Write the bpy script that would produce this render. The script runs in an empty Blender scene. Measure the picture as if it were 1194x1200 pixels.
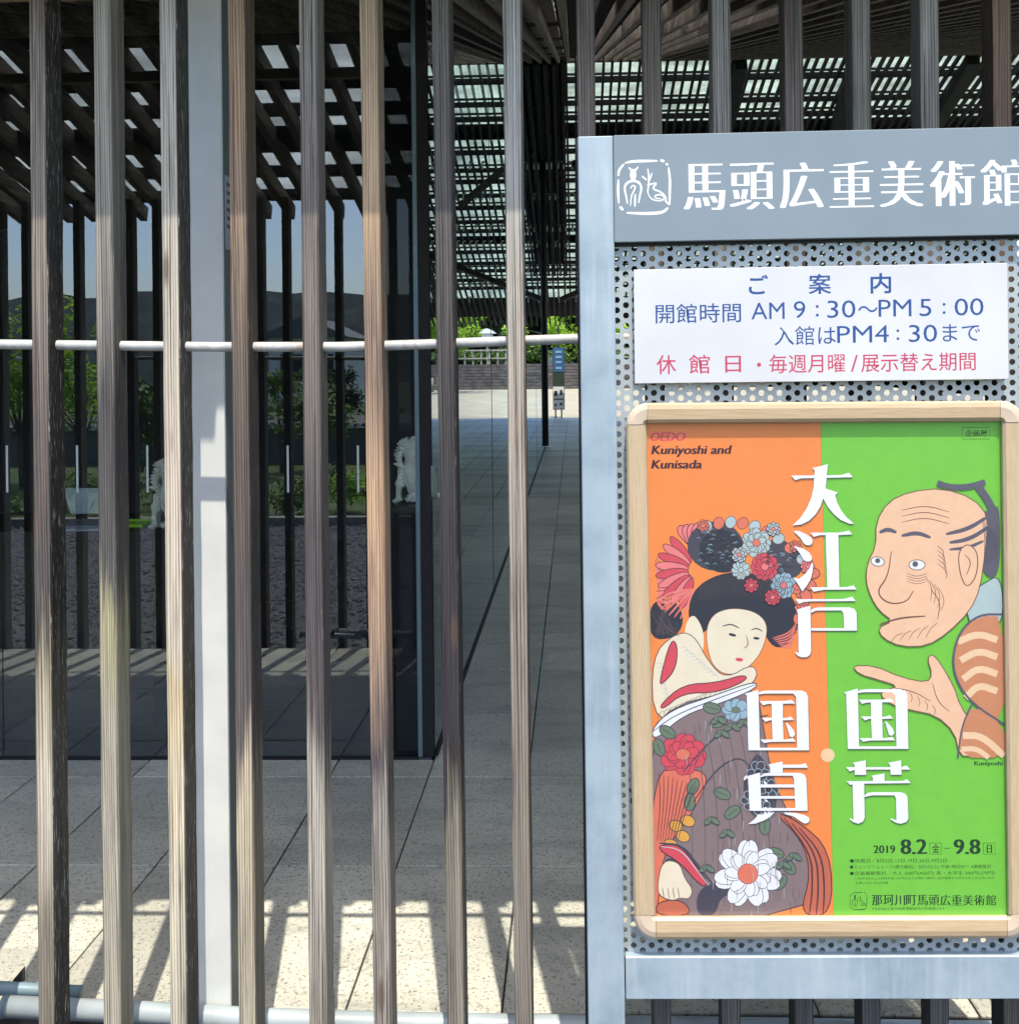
import bpy, bmesh, math, random
from mathutils import Vector, Matrix, noise
R = math.radians
scene = bpy.context.scene
col = scene.collection
random.seed(7)

# ------------------------------------------------------------------ camera, sky, sun, exposure
PSI, RHO = R(1.7), R(0.6)
FPX, CX, CY = 1250.0, 635.0, 431.0
CAMP = Vector((0, 0, 1.24))
F0 = Vector((-math.sin(PSI), math.cos(PSI), 0)); R0 = Vector((math.cos(PSI), math.sin(PSI), 0)); U0 = Vector((0, 0, 1))
CR = R0 * math.cos(RHO) - U0 * math.sin(RHO)
CU = U0 * math.cos(RHO) + R0 * math.sin(RHO)
cd = bpy.data.cameras.new('camera'); cam = bpy.data.objects.new('camera', cd); col.objects.link(cam)
cam.matrix_world = Matrix(((CR.x, CU.x, -F0.x, CAMP.x), (CR.y, CU.y, -F0.y, CAMP.y), (CR.z, CU.z, -F0.z, CAMP.z), (0, 0, 0, 1)))
cd.sensor_width = 36; cd.lens = 36 * FPX / 1200
cd.shift_x = -(CX - 597) / 1200; cd.shift_y = -(600 - CY) / 1200
cd.clip_start = 0.05; cd.clip_end = 2000
scene.camera = cam

SUNV = Vector((0.187, -1.0, 2.46)).normalized()
SUN_EL = math.asin(SUNV.z); SUN_ROT = math.atan2(SUNV.x, SUNV.y)
world = bpy.data.worlds.new('World'); scene.world = world; world.use_nodes = True
wn = world.node_tree; bg = wn.nodes['Background']
sky = wn.nodes.new('ShaderNodeTexSky'); sky.sky_type = 'NISHITA'; sky.sun_disc = False
sky.sun_elevation = SUN_EL; sky.sun_rotation = SUN_ROT; sky.air_density = 0.8; sky.dust_density = 2.0; sky.ozone_density = 1.0
wn.links.new(sky.outputs[0], bg.inputs[0]); bg.inputs[1].default_value = 0.15
sl = bpy.data.lights.new('sun', 'SUN'); sun = bpy.data.objects.new('sun', sl); col.objects.link(sun)
sl.energy = 2.1; sl.angle = R(0.5); sl.color = (1.0, 0.92, 0.79)
sun.rotation_euler = SUNV.to_track_quat('Z', 'Y').to_euler(); sun.location = (0, -5, 12)
scene.view_settings.view_transform = 'Standard'; scene.view_settings.look = 'None'
scene.view_settings.gamma = 1; scene.view_settings.use_curve_mapping = False
scene.view_settings.exposure = 1.62
scene.cycles.max_bounces = 10; scene.cycles.transparent_max_bounces = 16; scene.cycles.glossy_bounces = 5; scene.cycles.transmission_bounces = 6

# ------------------------------------------------------------------ helpers
def P(px, py, Y):
    """point at depth Y seen at photo pixel (px, py)"""
    d = F0 + CR * ((px - CX) / FPX) + CU * ((CY - py) / FPX)
    return CAMP + d * (Y / d.y)
def XP(px, py, Y): return P(px, py, Y).x

def link(o, parent=None):
    col.objects.link(o)
    if parent is not None: o.parent = parent
    return o
def tag(o, label=None, cat=None, group=None, kind=None):
    if label: o['label'] = label
    if cat: o['category'] = cat
    if group: o['group'] = group
    if kind: o['kind'] = kind
    return o
def thing(name, label, cat, group=None):
    o = bpy.data.objects.new(name, None); col.objects.link(o); o.empty_display_size = .1
    return tag(o, label, cat, group)

class MB:
    def __init__(s): s.v = []; s.f = []; s.m = []
    def quad(s, a, b, c, d, m=0):
        n = len(s.v); s.v += [tuple(a), tuple(b), tuple(c), tuple(d)]; s.f.append((n, n+1, n+2, n+3)); s.m.append(m)
    def poly(s, pts, m=0):
        n = len(s.v); s.v += [tuple(p) for p in pts]; s.f.append(tuple(range(n, n+len(pts)))); s.m.append(m)
    def box(s, x0, x1, y0, y1, z0, z1, m=0, mf=None):
        n = len(s.v)
        s.v += [(x0,y0,z0),(x1,y0,z0),(x1,y1,z0),(x0,y1,z0),(x0,y0,z1),(x1,y0,z1),(x1,y1,z1),(x0,y1,z1)]
        s.f += [(n,n+3,n+2,n+1),(n+4,n+5,n+6,n+7),(n,n+1,n+5,n+4),(n+1,n+2,n+6,n+5),(n+2,n+3,n+7,n+6),(n+3,n,n+4,n+7)]
        s.m += [m]*6
    def beam(s, a, b, w, h, m=0, up=(0,0,1)):
        a = Vector(a); b = Vector(b); d = (b-a).normalized(); up = Vector(up)
        r = d.cross(up).normalized(); u = r.cross(d).normalized(); n = len(s.v)
        for p in (a, b):
            for sx, sz in ((-1,-1),(1,-1),(1,1),(-1,1)):
                s.v.append(tuple(p + r*(sx*w/2) + u*(sz*h/2)))
        s.f += [(n,n+1,n+2,n+3),(n+7,n+6,n+5,n+4),(n,n+4,n+5,n+1),(n+1,n+5,n+6,n+2),(n+2,n+6,n+7,n+3),(n+3,n+7,n+4,n)]
        s.m += [m]*6
    def tube(s, pts, r, seg=14, m=0, caps=True):
        pts = [Vector(p) for p in pts]; n0 = len(s.v); k = len(pts)
        rr = r if isinstance(r, (list, tuple)) else [r]*k
        for i, p in enumerate(pts):
            d = (pts[min(i+1, k-1)] - pts[max(i-1, 0)]).normalized()
            up = Vector((0,0,1)) if abs(d.z) < .9 else Vector((1,0,0))
            a = d.cross(up).normalized(); b = a.cross(d).normalized()
            for j in range(seg):
                t = 2*math.pi*j/seg
                s.v.append(tuple(p + (a*math.cos(t) + b*math.sin(t))*rr[i]))
        for i in range(k-1):
            for j in range(seg):
                a_, b_ = n0+i*seg+j, n0+i*seg+(j+1) % seg
                s.f.append((a_, b_, b_+seg, a_+seg)); s.m.append(m)
        if caps:
            s.f.append(tuple(n0+j for j in reversed(range(seg)))); s.m.append(m)
            s.f.append(tuple(n0+(k-1)*seg+j for j in range(seg))); s.m.append(m)
    def prism(s, front, dy, m=0, dirv=None):
        """front polygon (world points) extruded away from the viewer"""
        dv = Vector((0, dy, 0)) if dirv is None else Vector(dirv)
        n = len(s.v); k = len(front)
        s.v += [tuple(p) for p in front] + [tuple(Vector(p)+dv) for p in front]
        s.f.append(tuple(n+i for i in reversed(range(k)))); s.m.append(m)
        s.f.append(tuple(n+k+i for i in range(k))); s.m.append(m)
        for i in range(k):
            j = (i+1) % k
            s.f.append((n+i, n+j, n+k+j, n+k+i)); s.m.append(m)
    def build(s, name, mats, parent=None, smooth=False, bevel=0, fix=True):
        me = bpy.data.meshes.new(name); me.from_pydata(s.v, [], s.f)
        for mt in (mats if isinstance(mats, (list, tuple)) else [mats]): me.materials.append(mt)
        me.polygons.foreach_set('material_index', s.m)
        if fix:
            b = bmesh.new(); b.from_mesh(me); bmesh.ops.recalc_face_normals(b, faces=b.faces)
            if bevel: bmesh.ops.bevel(b, geom=list(b.edges), offset=bevel, segments=1, affect='EDGES')
            b.to_mesh(me); b.free()
        if smooth:
            me.polygons.foreach_set('use_smooth', [True]*len(me.polygons))
        o = bpy.data.objects.new(name, me); return link(o, parent)

# ------------------------------------------------------------------ materials
def srgb(r, g, b):
    f = lambda c: (c/255/12.92) if c/255 <= .04045 else ((c/255+.055)/1.055)**2.4
    return (f(r), f(g), f(b), 1)
class NT:
    def __init__(s, name):
        s.mat = bpy.data.materials.new(name); s.mat.use_nodes = True; s.t = s.mat.node_tree; s.b = s.t.nodes['Principled BSDF']
        s.out = s.t.nodes['Material Output']
    def n(s, typ, **kw):
        o = s.t.nodes.new(typ)
        for k, v in kw.items(): setattr(o, k, v)
        return o
    def l(s, a, b): s.t.links.new(a, b)
    def obj(s):
        return s.n('ShaderNodeTexCoord').outputs['Object']
    def pos(s):
        return s.n('ShaderNodeNewGeometry').outputs['Position']
    def mapping(s, src, scale=(1,1,1), loc=(0,0,0)):
        m = s.n('ShaderNodeMapping'); s.l(src, m.inputs[0]); m.inputs['Scale'].default_value = scale; m.inputs['Location'].default_value = loc
        return m.outputs[0]
    def noise(s, src, scale=5, detail=4, rough=.55, dist=0):
        t = s.n('ShaderNodeTexNoise'); s.l(src, t.inputs['Vector']); t.inputs['Scale'].default_value = scale
        t.inputs['Detail'].default_value = detail; t.inputs['Roughness'].default_value = rough; t.inputs['Distortion'].default_value = dist
        return t.outputs['Fac']
    def ramp(s, src, stops, interp='LINEAR'):
        r = s.n('ShaderNodeValToRGB'); s.l(src, r.inputs[0]); e = r.color_ramp; e.interpolation = interp
        while len(e.elements) < len(stops): e.elements.new(.5)
        for el, (p, c) in zip(e.elements, stops):
            el.position = p; el.color = c if len(c) == 4 else (*c, 1)
        return r.outputs[0]
    def g(s, src, a, b, lo=0, hi=1):
        return s.ramp(src, [(a, (lo,)*3), (b, (hi,)*3)])
    def mix(s, fac, a, b, mode='MIX'):
        m = s.n('ShaderNodeMix', data_type='RGBA', blend_type=mode)
        for sock, v in ((m.inputs['Factor'], fac), (m.inputs[6], a), (m.inputs[7], b)):
            if isinstance(v, (int, float)): sock.default_value = v
            elif isinstance(v, tuple): sock.default_value = v if len(v) == 4 else (*v, 1)
            else: s.l(v, sock)
        return m.outputs[2]
    def math(s, op, a, b=0):
        m = s.n('ShaderNodeMath', operation=op)
        for i, v in enumerate((a, b)):
            if isinstance(v, (int, float)): m.inputs[i].default_value = v
            else: s.l(v, m.inputs[i])
        return m.outputs[0]
    def bump(s, h, strength=.3, dist=.002):
        b = s.n('ShaderNodeBump'); s.l(h, b.inputs['Height']); b.inputs['Strength'].default_value = strength; b.inputs['Distance'].default_value = dist
        s.l(b.outputs[0], s.b.inputs['Normal'])
    def fin(s, colr, rough=.6, metal=0, spec=None):
        if isinstance(colr, tuple): s.b.inputs['Base Color'].default_value = colr if len(colr) == 4 else (*colr, 1)
        else: s.l(colr, s.b.inputs['Base Color'])
        if isinstance(rough, (int, float)): s.b.inputs['Roughness'].default_value = rough
        else: s.l(rough, s.b.inputs['Roughness'])
        s.b.inputs['Metallic'].default_value = metal
        if spec is not None: s.b.inputs['Specular IOR Level'].default_value = spec
        return s.mat

def flat(name, c, rough=.6, metal=0, var=.06, scale=8, spec=None):
    t = NT(name); c = c if len(c) == 4 else (*c, 1)
    n = t.noise(t.obj(), scale, 5)
    c2 = tuple(max(0, x*(1-2*var)) for x in c[:3]) + (1,)
    c3 = tuple(min(1, x*(1+var)) for x in c[:3]) + (1,)
    return t.fin(t.ramp(n, [(.3, c2), (.7, c3)]), rough, metal, spec)
def ink(name, c, rough=.5, coat=0):
    t = NT(name)
    n = t.noise(t.pos(), 60, 3)
    c2 = tuple(x*.93 for x in c[:3]) + (1,)
    t.fin(t.ramp(n, [(.3, c2), (.7, (*c[:3], 1))]), rough)
    t.b.inputs['Coat Weight'].default_value = coat; t.b.inputs['Coat Roughness'].default_value = .12
    return t.mat

def weathered(name, stops, seed, contrast=1.0, dark=False, fleck=.0):
    """weathered cedar; stops = [(height z, srgb colour)]"""
    t = NT(name); pos = t.pos()
    sep = t.n('ShaderNodeSeparateXYZ'); t.l(pos, sep.inputs[0])
    z0, z1 = -.3, 2.3
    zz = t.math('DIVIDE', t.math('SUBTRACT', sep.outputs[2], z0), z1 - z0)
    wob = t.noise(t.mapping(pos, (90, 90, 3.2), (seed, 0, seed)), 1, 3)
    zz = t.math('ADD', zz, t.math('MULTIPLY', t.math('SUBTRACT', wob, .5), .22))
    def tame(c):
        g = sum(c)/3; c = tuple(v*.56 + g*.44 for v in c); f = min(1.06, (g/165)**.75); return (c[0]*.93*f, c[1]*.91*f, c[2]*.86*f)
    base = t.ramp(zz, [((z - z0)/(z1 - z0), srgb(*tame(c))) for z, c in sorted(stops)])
    # growth-ring grain running up the slat, uneven in pitch
    wz = t.noise(t.mapping(pos, (7, 7, .9), (seed*3.1, 0, seed)), 1, 2)
    wx = t.noise(t.mapping(pos, (70, 70, .5), (seed, seed*2, 0)), 1, 2)
    u = t.math('ADD', t.math('MULTIPLY', t.math('ADD', sep.outputs[0], sep.outputs[1]), 1350), t.math('ADD', t.math('MULTIPLY', wz, 34), t.math('MULTIPLY', wx, 10)))
    gr = t.math('ADD', t.math('MULTIPLY', t.math('SINE', u), .5), .5)
    fine = t.noise(t.mapping(pos, (430, 430, 3.5), (0, seed, seed)), 1, 6, .8)
    mid = t.noise(t.mapping(pos, (170, 170, 1.3), (seed, seed, 0)), 1, 5, .7)
    h = t.math('ADD', t.math('MULTIPLY', gr, .26), t.math('ADD', t.math('MULTIPLY', fine, .75), t.math('MULTIPLY', mid, .75)))
    lo = 1 - .5*contrast
    shade = t.ramp(h, [(.56, (lo*.5, lo*.47, lo*.48)), (.74, (.70, .685, .68)), (.9, (.98, .975, .96)), (1.0, (1.3, 1.29, 1.26))])
    c = t.mix(1.0, base, shade, 'MULTIPLY')
    blot = t.noise(t.mapping(pos, (55, 55, 4), (seed, 2*seed, 0)), 1, 6, .65)
    c = t.mix(t.math('MULTIPLY', t.g(blot, .5, .66), .6), c, t.mix(1.0, c, (.5, .47, .49), 'MULTIPLY'))
    crack = t.noise(t.mapping(pos, (240, 240, 1.1), (seed, 5, seed)), 1, 3, .6)
    c = t.mix(t.math('MULTIPLY', t.g(crack, .61, .635), .8), c, (.035, .03, .03))
    vo = t.n('ShaderNodeTexVoronoi'); t.l(t.mapping(pos, (14, 3, 2.6), (seed*1.7, seed, seed*.6)), vo.inputs['Vector']); vo.inputs['Scale'].default_value = 1
    c = t.mix(t.math('MULTIPLY', t.g(vo.outputs['Distance'], .05, .11, 1, 0), .75), c, srgb(84, 66, 54))
    if fleck:
        fl = t.noise(t.mapping(pos, (420, 420, 24), (seed, 0, 3)), 1, 4, .65)
        c = t.mix(t.math('MULTIPLY', t.g(fl, .6, .66), fleck), c, srgb(190, 186, 172))
    t.bump(h, .9, .0016)
    return t.fin(c, .82, spec=.25)

M = {}
def build_materials():
    # paving
    t = NT('granite_paving'); pos = t.pos(); oi = t.n('ShaderNodeObjectInfo')
    big = t.noise(pos, 2.3, 5, .6); sp = t.noise(pos, 120, 3, .7); sp2 = t.noise(pos, 48, 4, .75)
    c = t.ramp(big, [(.3, (.40, .395, .335)), (.7, (.54, .53, .45))])
    st = t.noise(t.mapping(pos, (3, 9, 1)), 1, 5, .6, .6); c = t.mix(t.math('MULTIPLY', t.g(st, .5, .66), .5), c, (.25, .25, .22))
    rnd = t.math('ADD', t.math('MULTIPLY', oi.outputs['Random'], .32), .88)
    c = t.mix(1.0, c, rnd, 'MULTIPLY')
    c = t.mix(t.math('MULTIPLY', t.g(sp, .56, .64), .8), c, (.06, .06, .05))
    c = t.mix(t.math('MULTIPLY', t.g(sp2, .54, .66), .6), c, (.17, .165, .14))
    c = t.mix(t.math('MULTIPLY', t.g(t.noise(pos, 130, 2), .64, .72), .6), c, (.5, .49, .44))
    t.bump(t.math('ADD', t.math('MULTIPLY', sp, .6), sp2), .5, .0025)
    M['paving'] = t.fin(c, t.g(big, .3, .7, .42, .62), spec=.5)
    t = NT('far_paving'); pos = t.pos(); sep = t.n('ShaderNodeSeparateXYZ'); t.l(pos, sep.inputs[0])
    br = t.n('ShaderNodeTexBrick'); br.offset = 0; br.inputs['Scale'].default_value = 1; br.inputs['Brick Width'].default_value = .3035
    br.inputs['Row Height'].default_value = .58; br.inputs['Mortar Size'].default_value = .006
    t.l(t.mapping(pos, (1, 1, 1), (.455, -3.23, 0)), br.inputs['Vector'])
    br.inputs['Color1'].default_value = (.46, .46, .41, 1); br.inputs['Color2'].default_value = (.40, .40, .36, 1); br.inputs['Mortar'].default_value = (.06, .06, .055, 1)
    c = t.mix(1.0, br.outputs[0], t.ramp(t.noise(t.mapping(pos, (.5, 1.6, 1)), 1, 6, .65), [(.35, (.5,)*3), (.62, (1.15,)*3)]), 'MULTIPLY')
    M['farpaving'] = t.fin(c, .4)
    M['joint'] = flat('joint_mortar', (.045, .045, .04), .9)
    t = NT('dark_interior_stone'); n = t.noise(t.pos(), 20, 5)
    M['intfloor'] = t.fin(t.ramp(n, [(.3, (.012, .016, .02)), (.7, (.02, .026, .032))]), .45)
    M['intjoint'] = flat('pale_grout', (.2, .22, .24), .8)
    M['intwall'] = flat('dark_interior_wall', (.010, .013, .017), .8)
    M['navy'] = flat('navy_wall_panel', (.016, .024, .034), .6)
    M['plaza'] = flat('pale_plaza_stone', (.28, .255, .185), .8, var=.12, scale=1.2)
    t = NT('grey_gravel'); n = t.noise(t.pos(), 45, 3, .7); v = t.n('ShaderNodeTexVoronoi'); t.l(t.pos(), v.inputs['Vector']); v.inputs['Scale'].default_value = 70
    t.bump(v.outputs['Distance'], 1, .02)
    M['gravel'] = t.fin(t.ramp(n, [(.3, (.05, .05, .055)), (.7, (.17, .17, .17))]), .9)
    M['pebble'] = flat('pebble_stone', (.13, .13, .135), .8, var=.35, scale=60)
    t = NT('moss_ground'); n = t.noise(t.pos(), 5, 6, .65)
    M['moss'] = t.fin(t.ramp(n, [(.35, (.035, .055, .015)), (.6, (.09, .13, .03)), (.75, (.14, .13, .07))]), .95)
    # metals, paint
    t = NT('galvanised_blue_grey'); pos = t.pos()
    n = t.noise(pos, 7, 6, .65); n2 = t.noise(t.mapping(pos, (40, 40, 4)), 1, 4)
    c = t.ramp(n, [(.3, (.20, .265, .305)), (.52, (.28, .35, .39)), (.72, (.335, .40, .43))])
    c = t.mix(t.math('MULTIPLY', t.g(n2, .55, .75), .3), c, (.58, .62, .62))
    sm = t.noise(pos, 22, 4, .5, 1.5); c = t.mix(t.math('MULTIPLY', t.g(sm, .66, .7), .35), c, (.24, .31, .36))
    rust = t.noise(t.mapping(pos, (30, 30, 5), (3, 1, 2)), 1, 5, .7); c = t.mix(t.math('MULTIPLY', t.g(rust, .72, .78), .5), c, (.32, .24, .17))
    dr = t.noise(t.mapping(pos, (26, 26, 1.6), (7, 2, 0)), 1, 5, .7); c = t.mix(t.math('MULTIPLY', t.g(dr, .5, .7), .22), c, (.5, .54, .55))
    sp_ = t.noise(pos, 260, 3, .6); c = t.mix(t.math('MULTIPLY', t.g(sp_, .68, .74), .5), c, (.2, .22, .22))
    t.bump(n, .15, .002)
    M['galv'] = t.fin(c, .5, .15)
    t = NT('header_grey_paint'); pos = t.pos(); n = t.noise(pos, 5, 4)
    M['header'] = t.fin(t.ramp(n, [(.3, (.165, .205, .225)), (.7, (.19, .23, .25))]), .33, .1)
    t = NT('perforated_steel'); n = t.noise(t.pos(), 9, 5)
    M['perf'] = t.fin(t.ramp(n, [(.3, (.30, .34, .345)), (.7, (.38, .42, .42))]), .45, .2)
    t = NT('white_sign_sheet'); n = t.noise(t.pos(), 6, 5)
    M['whitesign'] = t.fin(t.ramp(n, [(.35, (.48, .485, .49)), (.7, (.54, .545, .54))]), .3)
    t = NT('white_painted_steel'); pos = t.pos(); n = t.noise(pos, 8, 6); d = t.noise(t.mapping(pos, (60, 60, 7)), 1, 5, .7)
    c = t.ramp(n, [(.3, (.60, .62, .59)), (.7, (.73, .74, .70))]); c = t.mix(t.math('MULTIPLY', t.g(d, .6, .75), .22), c, (.35, .36, .35))
    M['whitesteel'] = t.fin(c, .45)
    t = NT('rusty_white_pipe'); pos = t.pos(); n = t.noise(pos, 55, 6, .7); big = t.noise(pos, 6, 3)
    c = t.ramp(n, [(.25, (.30, .30, .285)), (.6, (.45, .45, .425))])
    rf = t.math('MULTIPLY', t.g(t.noise(pos, 38, 5, .7), .5, .6), t.g(big, .5, .66))
    c = t.mix(rf, c, (.28, .15, .07)); t.bump(n, .35, .002)
    M['pipe'] = t.fin(c, .5)
    M['steelgrey'] = flat('dark_grey_paint', (.075, .09, .092), .5)
    M['black'] = flat('black_steel', (.012, .013, .015), .5)
    M['gasket'] = flat('black_gasket', (.01, .01, .012), .7)
    M['edge'] = flat('pale_aluminium_trim', (.16, .24, .29), .35, .3)
    M['lightpipe'] = flat('pale_blue_plastic_pipe', (.32, .37, .385), .4, var=.12)
    M['bluepipe'] = flat('faded_blue_plastic_pipe', (.16, .24, .28), .5, var=.1)
    # frame wood
    t = NT('pale_oak_laminate'); pos = t.pos()
    n = t.noise(t.mapping(pos, (26, 26, 26)), 1, 4); f = t.noise(t.mapping(pos, (600, 30, 30)), 1, 4, .6)
    c = t.ramp(f, [(.3, (.37, .27, .155)), (.7, (.47, .36, .225))]); c = t.mix(t.math('MULTIPLY', n, .25), c, (.42, .34, .23))
    M['oakv'] = t.fin(c, .42)
    t = NT('pale_oak_laminate_horizontal'); pos = t.pos()
    f = t.noise(t.mapping(pos, (22, 30, 480)), 1, 4, .6)
    M['oakh'] = t.fin(t.ramp(f, [(.3, (.38, .27, .15)), (.7, (.48, .365, .225))]), .42)
    M['oakc'] = flat('moulded_corner_plastic', (.50, .40, .29), .35, var=.05)
    # roof timber
    t = NT('brown_roof_timber'); pos = t.pos(); f = t.noise(t.mapping(pos, (80, .8, 80)), 1, 5, .7)
    M['rooftimber'] = t.fin(t.ramp(f, [(.3, (.09, .065, .05)), (.55, (.22, .165, .125)), (.72, (.55, .46, .36))]), .8)
    M['darktimber'] = flat('dark_roof_timber', (.028, .024, .024), .8, var=.2, scale=14)
    M['gold'] = flat('pale_cedar_fascia', (.38, .27, .15), .7)
    for nm_, tc_ in (('sheet', (.56, .62, .56, 1)), ('eavesheet', (.92, .95, .93, 1))):
        t = NT('translucent_roof_sheet')
        tr = t.n('ShaderNodeBsdfTranslucent'); dn = t.noise(t.mapping(t.pos(), (1.6, 3.5, 1)), 1, 6, .7); t.l(t.ramp(dn, [(.3, tuple(v*.55 for v in tc_[:3])), (.6, tc_)]), tr.inputs[0])
        df = t.n('ShaderNodeBsdfDiffuse'); df.inputs[0].default_value = (.5, .53, .5, 1)
        mx = t.n('ShaderNodeMixShader'); mx.inputs[0].default_value = .12
        t.l(tr.outputs[0], mx.inputs[1]); t.l(df.outputs[0], mx.inputs[2]); t.l(mx.outputs[0], t.out.inputs[0]); M[nm_] = t.mat
    # glass
    def glass(name, base, tint, fres=True, gcol=(.86, .95, 1, 1)):
        t = NT(name); tp = t.n('ShaderNodeBsdfTransparent'); tp.inputs[0].default_value = (*tint, 1)
        gl = t.n('ShaderNodeBsdfGlossy'); gl.inputs['Roughness'].default_value = 0.0; gl.inputs['Color'].default_value = gcol
        mx = t.n('ShaderNodeMixShader')
        fr = t.n('ShaderNodeFresnel'); fr.inputs[0].default_value = 1.5
        a = t.math('ADD', t.math('MULTIPLY', fr.outputs[0], 1.3), base); a = t.math('MINIMUM', a, .95)
        t.l(a, mx.inputs[0]); t.l(tp.outputs[0], mx.inputs[1]); t.l(gl.outputs[0], mx.inputs[2]); t.l(mx.outputs[0], t.out.inputs[0])
        return t.mat
    M['glass'] = glass('tinted_reflective_glass', .12, (.96, .98, .97))
    M['clearglass'] = glass('clear_glass', -.03, (.99, 1, .99))
    M['sideglass'] = glass('grey_glass', .02, (.6, .66, .64))
    M['decal'] = ink('white_film', (.62, .68, .68))
    # vegetation, far things
    def leaf(name, a, b, c_, trans=.35):
        t = NT(name); oi = t.noise(t.pos(), 3.5, 3); n2 = t.noise(t.pos(), 40, 2)
        col_ = t.mix(.35, t.ramp(oi, [(.3, a), (.5, b), (.72, c_)]), t.ramp(n2, [(.35, a), (.65, c_)]))
        t.l(col_, t.b.inputs['Base Color']); t.b.inputs['Roughness'].default_value = .55
        tr = t.n('ShaderNodeBsdfTranslucent'); t.l(col_, tr.inputs[0]); mx = t.n('ShaderNodeMixShader'); mx.inputs[0].default_value = trans
        t.l(t.b.outputs[0], mx.inputs[1]); t.l(tr.outputs[0], mx.inputs[2]); t.l(mx.outputs[0], t.out.inputs[0]); return t.mat
    M['leafbright'] = leaf('bright_young_leaves', (.14, .28, .02), (.28, .46, .04), (.42, .62, .08), .5)
    M['leafmid'] = leaf('mid_green_leaves', (.035, .08, .012), (.08, .15, .02), (.16, .24, .035))
    M['leafdark'] = leaf('dark_evergreen_leaves', (.008, .02, .008), (.02, .045, .014), (.04, .08, .02), .2)
    M['bark'] = flat('grey_brown_bark', (.12, .10, .075), .9, var=.3, scale=25)
    M['greenstem'] = flat('green_bamboo_stem', (.2, .27, .12), .5, var=.2)
    M['hill'] = flat('far_wooded_hillside', (.022, .038, .042), .95, var=.4, scale=.4)
    M['sleeper'] = flat('weathered_sleeper_timber', (.085, .075, .068), .9, var=.3, scale=3)
    M['greywood'] = flat('grey_fence_timber', (.25, .24, .2), .85, var=.25, scale=6)
    M['whitewall'] = flat('white_render', (.65, .67, .68), .7)
    M['tile'] = flat('grey_roof_tile', (.12, .125, .13), .6)
    M['window'] = flat('dark_window_glass', (.03, .04, .05), .15)
    M['bannerblue'] = flat('blue_banner_cloth', (.02, .09, .22), .7)
    M['bannerpale'] = flat('pale_blue_print', (.20, .34, .48), .7)
    M['bannergreen'] = flat('dark_green_banner_cloth', (.018, .035, .022), .7)
    M['bannerwhite'] = flat('white_banner_cloth', (.6, .62, .6), .7)
    M['ceramic'] = flat('chalk_white_ceramic', (.86, .90, .79), .6, var=.1, scale=30)
    M['laptop'] = flat('silver_laptop_shell', (.56, .66, .72), .4, var=.03)
    M['laptopdark'] = flat('laptop_keys', (.12, .13, .14), .5)
    M['lime'] = flat('lime_plastic', (.42, .85, .02), .4)
    M['counter'] = flat('black_counter', (.012, .013, .016), .4)
    M['paper'] = flat('lilac_grey_paper', (.40, .40, .48), .7)
    M['inkdark'] = ink('dark_ink', (.03, .03, .06))
build_materials()

# ------------------------------------------------------------------ THE SETTING: ground, floor
YS = 1.86          # front plane of the slats
YG = 3.39          # glass front
YB = 1.70          # notice board front
XA = -.455; DX = .3035; DY = .58
def struct(o): o['kind'] = 'structure'; return o

# great ground sheet
mb = MB(); mb.box(-400, 400, -300, 500, -.45, -.30); struct(mb.build('ground', M['moss']))
# gravel bed in front of the building (outside), with loose pebbles
mb = MB()
nx, ny = 60, 40
for i in range(nx):
    for j in range(ny):
        def gp(a, b):
            x = -7 + 10.5*a/nx; y = -3.0 + 5.0*b/ny
            return (x, y, -.2 + .02*noise.noise(Vector((x*6, y*6, 0))))
        mb.quad(gp(i, j), gp(i+1, j), gp(i+1, j+1), gp(i, j+1))
struct(mb.build('gravel_bed', M['gravel'], smooth=True, fix=False))
mb = MB(); rr = random.Random(3)
for i in range(9000):
    x = rr.uniform(-5.5, .9); y = rr.uniform(-3.0, 1.95); r = rr.uniform(.010, .024); z = -.192
    a = rr.uniform(0, 6.28); n = len(mb.v)
    for k in range(4):
        t = a + k*math.pi/2; q = r*rr.uniform(.8, 1.3)
        mb.v.append((x + q*math.cos(t), y + q*math.sin(t), z + rr.uniform(-.004, .006)))
    mb.v.append((x + rr.uniform(-.3, .3)*r, y, z + r*.7)); 
    for k in range(4): mb.f.append((n+k, n+(k+1) % 4, n+4)); mb.m.append(0)
tag(mb.build('loose_gravel', M['pebble'], fix=False), 'grey gravel spread in front of the slat screen, mirrored in the glass', 'gravel', kind='stuff')
# outdoor floor: bed, individual slabs
floor = struct(bpy.data.objects.new('floor', None)); col.objects.link(floor)
mb = MB(); mb.box(-9, 9, 2.05, 26.4, -.30, -.018); mb.build('mortar_bed', M['joint'], floor)
mb = MB(); mb.box(-9, 9, 2.035, 2.049, -.32, -.004); mb.build('floor_edge_trim', M['black'], floor)
slab_cache = {}
def slab(x0, x1, y0, y1, mat, parent, name='paving_slab', th=.03, z=0):
    w, d = round(x1-x0, 4), round(y1-y0, 4); key = (w, d, mat.name)
    if key not in slab_cache:
        g = .0022; m_ = MB(); m_.box(-w/2+g, w/2-g, -d/2+g, d/2-g, -th, 0)
        o = m_.build(name, mat, parent, bevel=.0022); slab_cache[key] = o
    else:
        o = bpy.data.objects.new(name, slab_cache[key].data); link(o, parent)
    o.location = ((x0+x1)/2, (y0+y1)/2, z + random.uniform(-.0012, .0012)); return o
yrows = [2.05, 2.65] + [3.23 + DY*k for k in range(0, 13)]
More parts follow.
